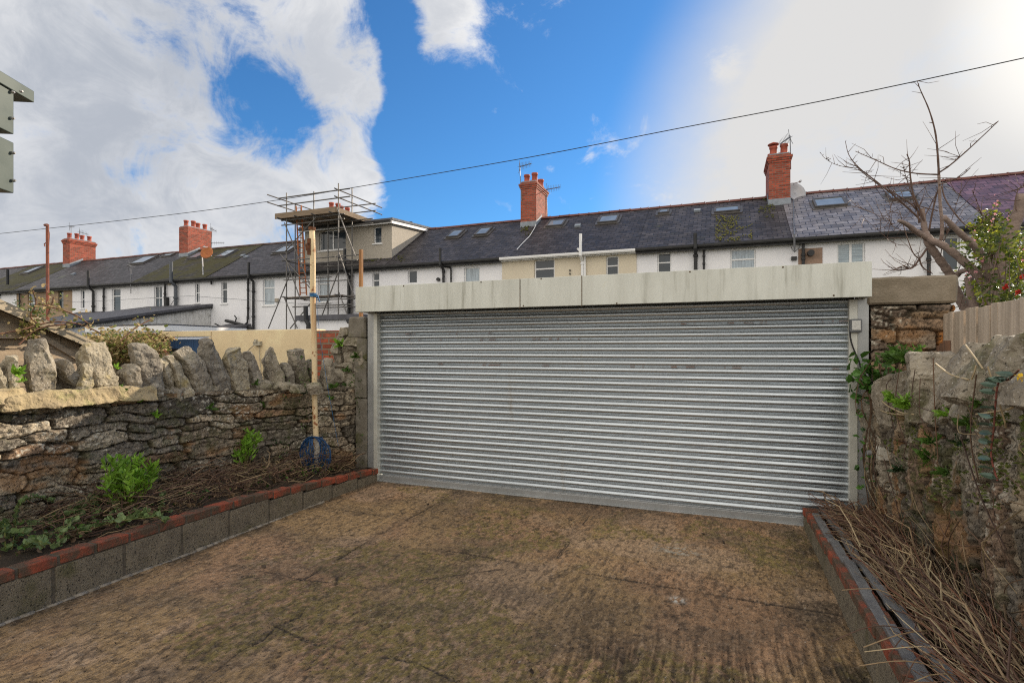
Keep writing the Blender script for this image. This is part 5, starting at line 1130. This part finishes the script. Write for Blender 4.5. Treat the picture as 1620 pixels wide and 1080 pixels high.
b0 = at_X(203, 826, -4.52); shrub((b0.x, b0.y, .26), .52, .24, 30, 26, .075, 'bright green leafy shrub nearest the camera in the left bed', 'shrub', green, stemg)
b0 = at_X(385, 738, -4.80); shrub((b0.x, b0.y, .25), .52, .15, 13, 20, .085, 'smaller bright green shrub growing against the left wall, farther along the bed', 'shrub', green, stemg, lean=(0, .05))
# creeper along the near bed edge
L_ = []; mb = MB()
for k in range(26):
    a = Vector((random.uniform(-4.9, -4.2), random.uniform(1.7, 3.2), .30)); e = a+Vector((random.uniform(-.4, .4), random.uniform(-.5, .5), random.uniform(-.01, .10))); pts = cr([a, a.lerp(e, .5)+Vector((0, 0, random.uniform(.03, .12))), e], 5); mb.tube(pts, .0035, 4)
    for p_ in pts: 
        for _ in range(3): L_.append((p_, rdir(.5), random.uniform(.03, .06)))
b1 = at_X(20, 868, -4.6); pts = [at_X(x, y, X) for x, y, X in ((18, 872, -4.5), (24, 840, -4.6), (26, 815, -4.7), (32, 797, -4.72), (55, 786, -4.75), (85, 793, -4.8))]; pts = cr(pts, 5); mb.tube(pts, .004, 5)
for p_ in pts[4:]: L_ += [(p_, Vector((1, -.5, .3)), .06), (p_, Vector((-1, .3, .4)), .055)]
creeper = thing('creeper', (-4.5, 2.4, .27), 'pale green creeper with rounded leaves trailing over the near end of the left bed', 'creeper'); obj('stems', mb, stemg, creeper); addleaves('leaves', L_, pale, creeper, widthf=.75, curl=.15)
# small tufts rooted in the wall joints
def tuft(p, nrm, n, ln, m, lab, group, cat='fern', w=.16, name='small_fern'):
    L_ = [];
    for k in range(n):
        d = Vector(nrm)*random.uniform(.2, .9)+Vector((random.gauss(0, .5), random.gauss(0, .5), random.uniform(-.1, .9))); l_ = ln*random.uniform(.5, 1.1)
        L_.append((Vector(p), d, l_))
        for j in range(5): f = (j+1)/6; L_.append((Vector(p)+d.normalized()*l_*f*.9, d+Vector((random.gauss(0, .6), random.gauss(0, .6), random.gauss(0, .4))), l_*.30))
    o = addleaves(name, L_, m, None, widthf=w*2, curl=.5, label=lab, cat=cat, group=group)
G1 = 'small ferns and weeds rooted in the wall joints'
LX = lambda x, y, X=-4.93: at_X(x, y, X)
for (x, y, n, ln, m, lab) in [(22, 592, 9, .11, green, 'bright weed between the first coping stones at the left edge of the photo'), (34, 604, 5, .06, green, 'tiny weed at the base of the tallest left coping stone'), (184, 583, 5, .06, green, 'tiny green sprig on the edge of the big central coping stone'), (187, 617, 8, .08, mid, 'green tuft below the squarish orange coping stone'),
        (217, 636, 5, .07, green, 'small green sprout in a joint just under the squarish stone'), (245, 659, 7, .08, green, 'small yellow green sprout lower on the left wall'), (331, 647, 8, .09, mid, 'green tuft in the middle of the left wall top courses'), (405, 645, 14, .13, mid, 'larger fern tuft left of the cream pole'), (430, 700, 14, .15, dkg, 'dark ivy patch low on the left wall by the small shrub'), (443, 722, 12, .14, dkg, 'dark leafy patch above the twigs left of the cable coil'), (402, 608, 8, .09, mid, 'grassy tuft at the foot of a leaning coping stone')]:
    tuft(LX(x, y), (1, 0, 0), n, ln, m, lab, G1)
for (x, y, X, Yv, n, ln, m, lab) in [(479, 622, -4.62, 0, 10, .12, dkg, 'dark fern just left of the cream pole top courses'), (540, 546, 0, 5.72, 16, .15, green, 'bright green fern on top of the ragged wall end'), (550, 587, 0, 5.70, 12, .11, mid, 'green weed on the face of the ragged wall end'), (552, 610, 0, 5.70, 12, .11, mid, 'lower green weed on the ragged wall end'), (527, 613, -4.50, 0, 9, .10, mid, 'small fern right of the cream pole at coping level'), (561, 565, 0, 5.68, 9, .09, mid, 'tuft beside the concrete gatepost'), (525, 632, -4.50, 0, 8, .09, mid, 'mossy tuft below the last coping stones')]:
    tuft(at_X(x, y, X) if X else at_Y(x, y, Yv), (.4, -.9, 0), n, ln, m, lab, G1)
for (x, y, n, ln, m, lab) in [(1424, 572, 30, .17, mid, 'wide green fern in the corner where the pier meets the boulders'), (1440, 566, 22, .15, mid, 'second green fern in the corner beside the stone pier'), (1447, 642, 30, .15, green, 'bright green spiky weed below the slanted boulders'), (1416, 632, 14, .11, green, 'green weed left of the spiky one below the boulders'), (1502, 657, 14, .08, green, 'bright little weed under the middle boulder'), (1530, 672, 10, .08, mid, 'yellow green tuft under the big slanted slab'), (1548, 640, 14, .06, mid, 'tiny leaved weed on the big slanted slab'), (1475, 700, 12, .10, mid, 'pale green tuft on the mossy right wall'), (1470, 725, 12, .12, mid, 'grassy tuft halfway up the mossy right wall'), (1424, 745, 10, .09, dkg, 'dark green sprig below the switch box'), (1515, 700, 8, .09, dkg, 'dark sprig right of the switch box'), (1500, 750, 8, .09, mid, 'low weed at the middle of the mossy right wall')]:
    tuft(at_X(x, y, 1.20 if y > 600 else 1.27), (-1, -.3, 0), n, ln, m, lab, G1)
# ivy at the shutter edge
iv = thing('ivy', (1.2, 5.5, 1.0), 'ivy with large green leaves spreading over the right shutter rail', 'ivy'); mb = MB(); L_ = []
for k in range(95):
    x = random.gauss(1372, 17); y = random.gauss(596, 16); p_ = at_Y(x, y, random.uniform(5.40, 5.60)); L_.append((p_, Vector((random.gauss(0, .6), -1, random.gauss(-.2, .5))), random.uniform(.05, .11)))
for x, y, s_ in ((1345, 585, .13), (1353, 600, .08), (1350, 620, .13), (1338, 602, .06), (1368, 591, .12)): L_.append((at_Y(x, y, 5.55), Vector((random.gauss(0, .4), -.5, random.gauss(0, .5))), s_))
for k in range(30): p_ = at_Y(random.gauss(1362, 6), random.uniform(620, 780), 5.5); L_.append((p_, Vector((random.gauss(0, .7), -.8, -.3)), random.uniform(.03, .07)))
for k in range(8):
    pts = cr([Vector((1.22+random.uniform(-.05, .05), 5.5, .2)), Vector((1.2+random.uniform(-.08, .08), 5.48, .7)), Vector((1.2+random.uniform(-.1, .1), 5.46, 1.2)), at_Y(random.uniform(1350, 1420), random.uniform(570, 610), 5.4)], 6); mb.tube(pts, .005, 5)
pts = cr([at_Y(x, y, 5.4) for x, y in ((1385, 560), (1372, 580), (1360, 600), (1354, 630), (1356, 652), (1364, 655), (1362, 648), (1355, 652))], 5); mb.tube(pts, .004, 5)
obj('stems', mb, mat('ivy_stem', (.16, .10, .06), (.09, .06, .04), .85), iv); addleaves('leaves', L_, leafmat('ivy_leaf', (.10, .24, .04), (.05, .12, .02), .4, .25), iv, widthf=.85, curl=.15)
# bluish trailing plant at the right edge
tr_ = thing('trailing_plant', (1.2, 2.5, .6), 'trailing plant with bluish green paired leaves hanging down the right wall', 'trailing plant'); mb = MB(); L_ = []
line = [(1612, 585), (1596, 600), (1580, 605), (1575, 640), (1572, 680), (1568, 720), (1578, 760)]; pts = cr([at_X(x, y, 1.14) for x, y in line], 6); mb.tube(pts, .004, 5)
for i, p_ in enumerate(pts[3:]):
    if i % 2 == 0: L_ += [(p_, Vector((-.6, 1, .05)), .075), (p_, Vector((-.5, -.8, .2)), .06)]
obj('stems', mb, mat('red_stem', (.25, .07, .05), (.12, .05, .03), .7), tr_); addleaves('leaves', L_, blueg, tr_, widthf=.38, curl=.2)
q = at_X(1613, 597, 1.12); addleaves('yellow_flower', [(q, Vector((math.cos(a), math.sin(a)*.5-.3, math.sin(a))), .022) for a in (0, 1.2, 2.5, 3.8, 5)], leafmat('yellow_petal', (.75, .50, .03), (.65, .40, .02)), None, widthf=.8, label='small yellow flower on the trailing plant at the right edge of the photo', cat='flower')
# moss and liverwort clumps over the right wall: uncountable
L_ = []
for k in range(2600):
    x = random.uniform(1395, 1625); y = 640+random.random()**1.4*150+(x-1400)*.08
    if fbm(np.array(x/22.), np.array(y/22.), 3, 4) < .50: continue
    L_.append((at_X(x, y, 1.235-random.random()*.03), Vector((-1, random.gauss(0, .8), random.gauss(.2, .8))), random.uniform(.008, .024)))
addleaves('wall_moss', L_, leafmat('moss_leaf', (.16, .19, .04), (.07, .09, .02), .8, .2), None, widthf=.7, label='yellow green moss and tiny weeds spread over the right wall', cat='moss', kind='stuff')
L_ = []
for k in range(900):
    x = random.uniform(440, 575); y = random.uniform(560, 740)
    if fbm(np.array(x/18.), np.array(y/18.), 3, 9) < .53: continue
    p_ = at_X(x, y, -4.62) if x < 520 else at_Y(x, y, 5.66); L_.append((p_, Vector((.7, -.7, random.gauss(.2, .8))), random.uniform(.012, .035)))
addleaves('wall_moss', L_, mid, None, widthf=.7, label='dark moss and small ferns in the corner of the left wall by the gatepost', cat='moss', kind='stuff')

# ------------------------------------------------------------------ dead twigs
def sticks(name, gen, n, m, lab, seed):
    rs = random.Random(seed); st0 = random.getstate(); random.seed(seed); mb = MB(); T = []
    for k in range(n):
        pts, r, c = gen(k); a = len(mb.v); mb.tube(pts, r, 4); T += [(*c, 1)]*(len(mb.v)-a)
    random.setstate(st0)
    return obj(name, mb, m, attrs=np.array(T), kind='stuff', label=lab, cat='dead twigs')
stk = mat('dead_stem', (1, 1, 1), (.75, .75, .75), .8, scale=30, attr='tone')
SC = [(.30, .21, .12), (.42, .31, .17), (.22, .13, .08), (.16, .09, .06), (.12, .07, .05), (.48, .38, .23)]
def kinked(p, q, j, n=4):
    d = q-p; L_ = d.length; return [p]+[p.lerp(q, (i+random.uniform(-.2, .2))/n)+Vector((random.gauss(0, j), random.gauss(0, j), random.gauss(0, j*.7)))*L_ for i in range(1, n)]+[q]
def genL(k):
    y = random.uniform(2.4, 5.5); x = random.uniform(-4.95, -4.2) if y < 5 else random.uniform(-4.6, -4.2); z = .27-max(0, y-3.6)*.05+random.random()**2*.22
    a = random.uniform(0, 6.28); l_ = random.uniform(.12, .55); d = Vector((math.cos(a)*.6, math.sin(a), random.uniform(-.25, .45)))*l_; p = Vector((x, y, z)); q = p+d; q.x = min(max(q.x, -5.0), -4.08)
    m_ = (p+q)/2+Vector((random.gauss(0, .03), random.gauss(0, .03), random.uniform(-.01, .07)))
    c = random.choice(SC[:5]); f = random.uniform(.4, 1.0); r_ = random.choice([.0013, .002, .003, .0048]); return kinked(p, q, .07), [r_*1.2, r_*1.1, r_, r_*.8, r_*.5], tuple(v*f for v in c)
sticks('dead_twigs', genL, 1500, stk, 'tangle of brown dead twigs lying in the left planting bed', 3)
def genR(k):
    y = random.uniform(.9, 5.5); u = random.random(); x = .86+u*.40; z = TR(y)-.03+.16*math.sin(min(1, max(0, (x-.80)/.42))*math.pi)*random.random()**.6*(1.15 if y < 4.3 else .8)
    f = (y-1)/4.5; l_ = random.uniform(.25, 1.0) if y < 4.2 else random.uniform(.12, .5)
    sp_ = .20 if y < 4.3 else .7
    if y < 2.4: sp_ = .5
    a = random.gauss(math.pi/2-.06, sp_); d = Vector((math.cos(a), math.sin(a), random.gauss(0, .10)))*l_; p = Vector((x, y, z)); q = p+d
    q.x = min(max(q.x, .72), 1.33); q.z = max(q.z, TR(q.y)-.02); 
    m_ = (p+q)/2+Vector((random.gauss(0, .045), random.gauss(0, .03), random.uniform(0, .07)))
    pale_ = 2.1 < y < 4.0 and x < 1.12 and random.random() < .42
    c = random.choice([SC[1], SC[5], SC[0]]) if pale_ else random.choice([SC[2], SC[3], SC[4], (.20, .09, .05), SC[0]]); g_2 = random.uniform(.55, 1.15)
    r_ = random.choice([.0012, .0016, .002, .0028, .0045]); P5 = kinked(p, q, .035); P5 = [Vector((min(max(v.x, .72), 1.33), v.y, v.z+.03*math.sin(i/4*3.14))) for i, v in enumerate(P5)]
    return P5, [r_*1.2, r_*1.1, r_, r_*.8, r_*.5], tuple(v*g_2 for v in c)
sticks('dead_stems', genR, 2300, stk, 'heap of cut dead stems and twigs filling the right bed', 8)
def genR2(k):
    y = random.uniform(1.6, 3.3); p = Vector((random.uniform(.8, 1.0), y, TR(y)+.06)); q = p+Vector((-random.uniform(.18, .42), random.uniform(-.25, .05), random.uniform(-.10, .03))); m_ = (p+q)/2+Vector((0, random.gauss(0, .03), .04))
    c = random.choice(SC); return cr([p, m_, q], 4), [random.uniform(.002, .0035)]*9, c
sticks('overhanging_twigs', genR2, 26, stk, 'thin twigs poking out over the right kerb', 12)
def genV(k):
    y = random.uniform(1.4, 5.3); z = random.uniform(.3, 1.35); p = Vector((1.19, y, z)); l_ = random.uniform(.15, .7); a = random.gauss(math.pi/2 if k % 2 else .2, .7); q = p+Vector((random.uniform(-.06, 0), math.cos(a)*l_, math.sin(a)*l_)); m_ = (p+q)/2+Vector((-random.uniform(0, .05), random.gauss(0, .05), random.gauss(0, .05)))
    f = random.uniform(.4, .9); c = random.choice(SC[:5]); return cr([p, m_, q], 4), [random.uniform(.0015, .0035)]*9, tuple(v*f for v in c)
sticks('climbing_stems', genV, 60, stk, 'bare climber stems clinging to the mossy right wall', 15)
for pts, r, c in []: pass
mb = MB()
for P_, r in (([(1388, 626), (1402, 640), (1425, 652), (1445, 655)], .005), ([(1385, 645), (1405, 653), (1430, 656)], .004), ([(1480, 575), (1500, 590), (1515, 596), (1532, 600)], .005), ([(1527, 545), (1540, 562), (1555, 583)], .004), ([(1620, 630), (1600, 645), (1580, 650), (1545, 655)], .005), ([(1537, 600), (1542, 588), (1544, 578)], .004)):
    mb.tube(cr([at_X(x, y, 1.17) for x, y in P_], 4), r, 5)
obj('straw_stems', mb, mat('straw', (.50, .40, .24), (.38, .29, .17), .8, scale=20), label='pale dry stems lying across the boulders of the right wall', cat='dead twigs', kind='stuff')
L_ = []
for k in range(900):
    if k % 3: y = random.uniform(1.6, 5.5); x = random.uniform(-4.95, -4.18); z = .29-max(0, y-3.6)*.05+random.random()*.08
    else: y = random.uniform(1.2, 5.4); x = random.uniform(.84, 1.25); z = TR(y)+random.random()*.10
    L_.append(((x, y, z), rdir(.1), random.uniform(.02, .05)))
addleaves('fallen_leaves', L_, leafmat('brown_leaf', (.16, .10, .05), (.08, .05, .025), .75, .1), None, widthf=.7, curl=.5, label='brown fallen leaves caught among the twigs in both beds', cat='fallen leaves', kind='stuff')
L_ = []
for k in range(420):
    y = random.choice([random.gauss(2.5, .35), random.gauss(4.9, .25), random.uniform(2, 5.3)]); x = random.uniform(-4.9, -4.2) if y < 4.8 else random.uniform(-4.6, -4.2); z = .30-max(0, y-3.6)*.05+random.random()*.07
    L_.append(((x, y, z), rdir(.4), random.uniform(.025, .055)))
addleaves('bed_weeds', L_, mid, None, widthf=.55, curl=.3, label='low green weeds scattered over the soil of the left bed', cat='weeds', kind='stuff')
# leaf litter and crumbs on the concrete
L_ = []
for k in range(150):
    x = random.uniform(-3.9, .6); y = random.uniform(2, 5.6)
    if random.random() < .5: x = random.choice([random.uniform(-3.98, -3.8), random.uniform(.45, .67)])
    L_.append(((x, y, .012), Vector((random.gauss(0, 1), random.gauss(0, 1), .15)), random.uniform(.006, .018)))
for x, y, s_ in ((.25, 2.75, .05), (.05, 2.62, .035), (.0, 4.9, .045), (-.15, 5.1, .04), (-3.2, 3.1, .05), (-2.9, 5.0, .035), (-1.7, 3.4, .03), (-.9, 2.6, .04)): L_.append(((x, y, .012), Vector((random.gauss(0, 1), random.gauss(0, 1), .1)), s_))
addleaves('leaf_litter', L_, leafmat('dead_leaf', (.06, .04, .025), (.03, .02, .014), .8, 0), None, widthf=.7, curl=.1, label='dark crumbs of dead leaves scattered on the concrete yard', cat='leaf litter', kind='stuff')
# dry climber over shed and low wall
L_ = []; mb = MB(); L2 = []
for k in range(70):
    x = random.uniform(118, 262); y0_ = 570; top = 528+abs(x-185)*.10+random.uniform(-6, 14); Yv = random.uniform(5.3, 6.0)
    a, e = at_Y(x+random.gauss(0, 8), y0_, Yv), at_Y(x+random.gauss(0, 14), top, Yv); pts = cr([a, (a+e)/2+Vector((random.gauss(0, .1), random.gauss(0, .1), 0)), e], 4); mb.tube(pts, .006, 4)
    for p_ in pts[1:]:
        for _ in range(9): (L_ if random.random() < .66 else L2).append((p_+Vector((random.gauss(0, .06), random.gauss(0, .06), random.gauss(0, .05))), rdir(.2), random.uniform(.035, .075)))
dv = thing('dry_climber', (-8.6, 5.6, 1.2), 'straw coloured half dead climber mounded over the low wall beside the shed', 'climber')
for line in (((0, 528), (40, 520), (62, 513), (95, 509), (130, 514), (165, 530)), ((60, 512), (48, 500), (57, 480), (52, 460)), ((75, 500), (82, 480), (85, 470)), ((140, 512), (112, 495), (60, 480)), ((30, 545), (60, 520), (110, 512)), ((190, 540), (215, 518), (240, 505))):
    pts = cr([at_X(x, y, -6.0) for x, y in line], 5); mb.tube(pts, .007, 4)
    for p_ in pts[2:]:
        for _ in range(3): (L_ if random.random() < .6 else L2).append((p_+Vector((random.gauss(0, .04), random.gauss(0, .04), random.gauss(0, .04))), rdir(.2), random.uniform(.025, .06)))
for k in range(90): p_ = at_X(random.gauss(48, 9), random.gauss(522, 7), -6.08); (L2 if k % 3 else L_).append((p_, rdir(.2), random.uniform(.03, .06)))
obj('stems', mb, mat('reddish_stem', (.22, .11, .07), (.14, .08, .05), .85), dv); addleaves('dry_leaves', L_, leafmat('straw_leaf', (.46, .36, .17), (.30, .22, .10), .7, .3), dv, widthf=.6); addleaves('green_leaves', L2, leafmat('olive_leaf', (.22, .24, .05), (.12, .15, .03), .6, .3), dv, widthf=.6)
L_ = []; b0 = at_Y(40, 500, 10)
for k in range(700): p_ = b0+Vector((random.gauss(0, .35), random.gauss(0, .3), random.gauss(0, .18))); L_.append((p_, rdir(.2), random.uniform(.05, .09)))
bs = thing('garden_bush', (b0.x, b0.y, -.1), 'green bush showing behind the shed roof in front of the brown house', 'bush'); addleaves('leaves', L_, mid, bs, widthf=.5)
mb = MB(); [mb.tube([(b0.x, b0.y, -.1), b0+Vector((random.gauss(0, .2), random.gauss(0, .2), .1))], .012, 5) for _ in range(6)]; obj('stems', mb, stemg, bs)

# ------------------------------------------------------------------ the bare tree
bark = mat('purple_grey_bark', (.30, .225, .19), (.20, .15, .13), .85, scale=7, stretch=(1, 1, 5), bump=.8, bscale=35, c3=(.40, .34, .29), s3=5, t3=(.6, .8), streak=None)
twm = mat('dark_twig', (.15, .095, .075), (.10, .065, .05), .8, scale=20)
tree = thing('bare_tree', (3.0, 7.6, -.05), 'bare pollarded tree with thick cut limbs and long thin shoots behind the stone pier', 'tree')
def tp(x, y, t): return at_t(1320+x/2.57, 100+y/2.57, t)
mb = MB()
def limb(pts, w0, w1, t0=6.9, t1=None, dst=None, n=5):
    t1 = t1 or t0; k = len(pts); P_ = cr([tp(x, y, t0+(t1-t0)*i/(k-1)) for i, (x, y) in enumerate(pts)], n); m_ = len(P_)
    f = t0/FPX/2.57; rad = [(w0+(w1-w0)*(i/(m_-1)))*f*.41*(1+.09*math.sin(i*2.1)) for i in range(m_)]; (dst or mb).tube(P_, rad, 9 if w0 > 15 else 6); return P_
limb([(690, 1350), (655, 1150), (640, 990), (648, 880)], 95, 75, 6.9)
limb([(648, 900), (668, 840), (700, 730), (738, 640), (765, 530)], 76, 42, 6.9, 6.6)
limb([(648, 900), (625, 850), (610, 795), (560, 735), (500, 680), (445, 625)], 46, 22, 6.9, 6.6)
limb([(640, 930), (590, 870), (520, 800), (450, 745), (395, 720), (370, 690)], 44, 30, 6.9, 7.2)
limb([(390, 720), (330, 682), (295, 655), (262, 640)], 30, 16, 7.2, 6.9)
limb([(600, 1200), (540, 1010), (490, 920), (478, 880), (465, 850), (430, 800), (385, 735), (370, 690)], 50, 32, 7.3, 7.2)
limb([(372, 700), (362, 640), (358, 590)], 30, 18, 7.2); limb([(400, 735), (430, 720), (437, 700), (437, 640), (430, 570), (425, 455)], 20, 12, 7.2, 7.0)
limb([(480, 880), (510, 850), (535, 842)], 30, 20, 7.3, 7.0); limb([(545, 870), (560, 960), (600, 1040)], 34, 40, 7.1)
obj('trunk', mb, bark, tree, smooth=True)
mb = MB(); TW = []
for pts, a, b_, t0, t1 in [([(425, 455), (420, 370), (410, 280), (385, 190), (350, 110), (337, 72)], 11, 2.5, 7.0, 6.9), ([(425, 445), (470, 415), (540, 355), (610, 290), (668, 235)], 8, 3, 7.0, 6.5), ([(422, 453), (330, 448), (250, 430), (170, 395), (85, 358)], 8, 3, 7.0, 7.5),
        ([(378, 700), (350, 640), (300, 590), (220, 520), (150, 465), (100, 425), (60, 375), (45, 320)], 11, 2.5, 7.2, 7.6), ([(362, 650), (330, 590), (270, 545), (215, 515), (160, 480), (110, 440), (80, 410)], 8, 3, 7.2, 7.5), ([(100, 425), (60, 425), (0, 410), (-40, 385), (-55, 365)], 3, 1.5, 7.5, 7.7),
        ([(380, 690), (350, 600), (320, 530), (308, 450), (305, 400), (295, 370)], 10, 5, 7.2, 7.0), ([(335, 600), (310, 520), (290, 460), (278, 410)], 5, 2, 7.2, 7.1), ([(420, 600), (360, 585), (290, 560), (220, 510)], 6, 3, 7.2, 7.4),
        ([(375, 755), (350, 790), (322, 825), (290, 838), (245, 841)], 11, 5, 7.2, 6.8), ([(345, 795), (360, 830), (400, 856)], 9, 4, 7.0, 7.0), ([(345, 795), (320, 770), (290, 690), (265, 600)], 6, 3, 7.1, 7.1), ([(437, 500), (450, 550), (490, 610), (545, 665), (600, 650), (590, 590), (560, 520)], 7, 2, 7.1, 6.7),
        ([(425, 495), (480, 475), (520, 455), (550, 428)], 6, 3, 7.0, 6.7), ([(385, 680), (400, 600), (420, 520), (440, 500)], 9, 6, 7.2, 7.1), ([(345, 650), (330, 560), (310, 500)], 8, 4, 7.2, 7.2), ([(340, 690), (270, 680), (160, 610), (90, 580), (60, 545)], 3, 1.5, 7.2, 7.6), ([(330, 740), (250, 735), (190, 690), (110, 620)], 3, 1.5, 7.2, 7.5),
        ([(430, 800), (440, 740), (470, 660), (500, 560)], 5, 2, 7.2, 7.0), ([(355, 650), (400, 560), (440, 500), (520, 540)], 5, 2, 7.2, 7.2), ([(240, 840), (280, 825), (310, 835), (330, 822)], 6, 5, 6.8, 6.8), ([(740, 600), (735, 560), (750, 510), (771, 505)], 6, 3, 6.6, 6.6), ([(300, 590), (240, 560), (225, 640), (245, 670)], 3, 1.5, 7.3, 7.3)]:
    P_ = limb(pts, a, b_, t0, t1, dst=mb); TW += P_[len(P_)//4:]
for k in range(260):
    p_ = random.choice(TW); 
    if p_.z > 4.3 and random.random() < .8: continue
    l_ = random.uniform(.05, .40); d = Vector((random.gauss(-.2, .7), random.gauss(0, .5), random.gauss(.3, .6))).normalized()*l_; m_ = p_+d*.5+Vector((random.gauss(0, .02), 0, random.gauss(0, .02))); mb.tube([p_, m_, p_+d], [.004, .003, .0015], 4)
for k in range(90):
    p_ = random.choice(TW); mb.tube([p_, p_+Vector((random.gauss(0, .02), random.gauss(0, .02), .02))], [.006, .003], 4)
obj('branches', mb, twm, tree, smooth=True)
# ------------------------------------------------------------------ camellia
cmx = thing('flowering_shrub', (3.4, 7.0, -.05), 'glossy leaved shrub dotted with red and pink flowers behind the fence', 'shrub'); L_ = []; LF = []; LP2 = []; mb = MB()
for k in range(150):
    x = random.gauss(640, 70) if k % 2 else random.gauss(720, 60); y = random.uniform(690, 1010)
    if y < 640+abs(x-650)*.2: continue
    if x < 520+(1000-y)*.05: continue
    if 560 < x < 740 and 760 < y < 900 and random.random() < .35: continue
    c_ = tp(x, y, random.uniform(7.2, 8.4) if random.random() < .8 else random.uniform(6.2, 6.9)); a = c_+Vector((random.gauss(0, .1), random.gauss(0, .2), -.45)); mb.tube([a, c_], [.006, .003], 4)
    for _ in range(22): L_.append((c_+Vector((random.gauss(0, .09), random.gauss(0, .09), random.gauss(0, .09))), rdir(.1), random.uniform(.05, .09)))
for (x, y) in ((655, 600), (650, 640), (630, 640), (655, 700), (575, 700), (555, 745), (560, 720), (600, 690), (700, 620), (640, 615), (590, 640), (615, 670), (560, 790), (680, 700)):
    c_ = tp(x, y, 6.9); mb.tube([tp(640, 830, 7.0), c_], [.008, .003], 4)
    for _ in range(22): L_.append((c_+Vector((random.gauss(0, .05), random.gauss(0, .05), random.gauss(-.04, .07))), rdir(.1), random.uniform(.05, .08)))
redpet, pinkpet = leafmat('red_petal', (.55, .05, .03), (.4, .03, .03), .5), leafmat('pink_petal', (.62, .30, .32), (.5, .22, .24), .5)
for (x, y, k) in ((765, 868, 1), (740, 935, 2), (695, 912, 0), (655, 565, 3), (708, 620, 3), (565, 695, 3), (572, 840, 3), (650, 620, 3), (768, 735, 3), (762, 800, 3), (600, 800, 3), (640, 660, 3), (550, 870, 3)):
    c_ = tp(x, y, 6.3); 
    FL_ = []
    for j in range(12 if k < 3 else 6): FL_.append((c_+Vector((random.gauss(0, .012), 0, random.gauss(0, .015+.03*(k == 3)))), Vector((random.gauss(0, 1), -.6, random.gauss(0, 1))), .026 if k == 3 else .032))
    addleaves('flower', FL_, redpet if k < 3 else pinkpet, cmx, widthf=.9)
obj('stems', mb, twm, cmx); addleaves('leaves', L_, leafmat('glossy_camellia_leaf', (.21, .23, .05), (.09, .12, .03), .35, .5), cmx, widthf=.48, tonef=lambda rs: [(1, 1, 1), (.7, .8, .6), (1.6, 1.5, .7), (.4, .5, .4)][rs.randint(4)])
# small far window and wall piece under the tree: hedge of the next garden
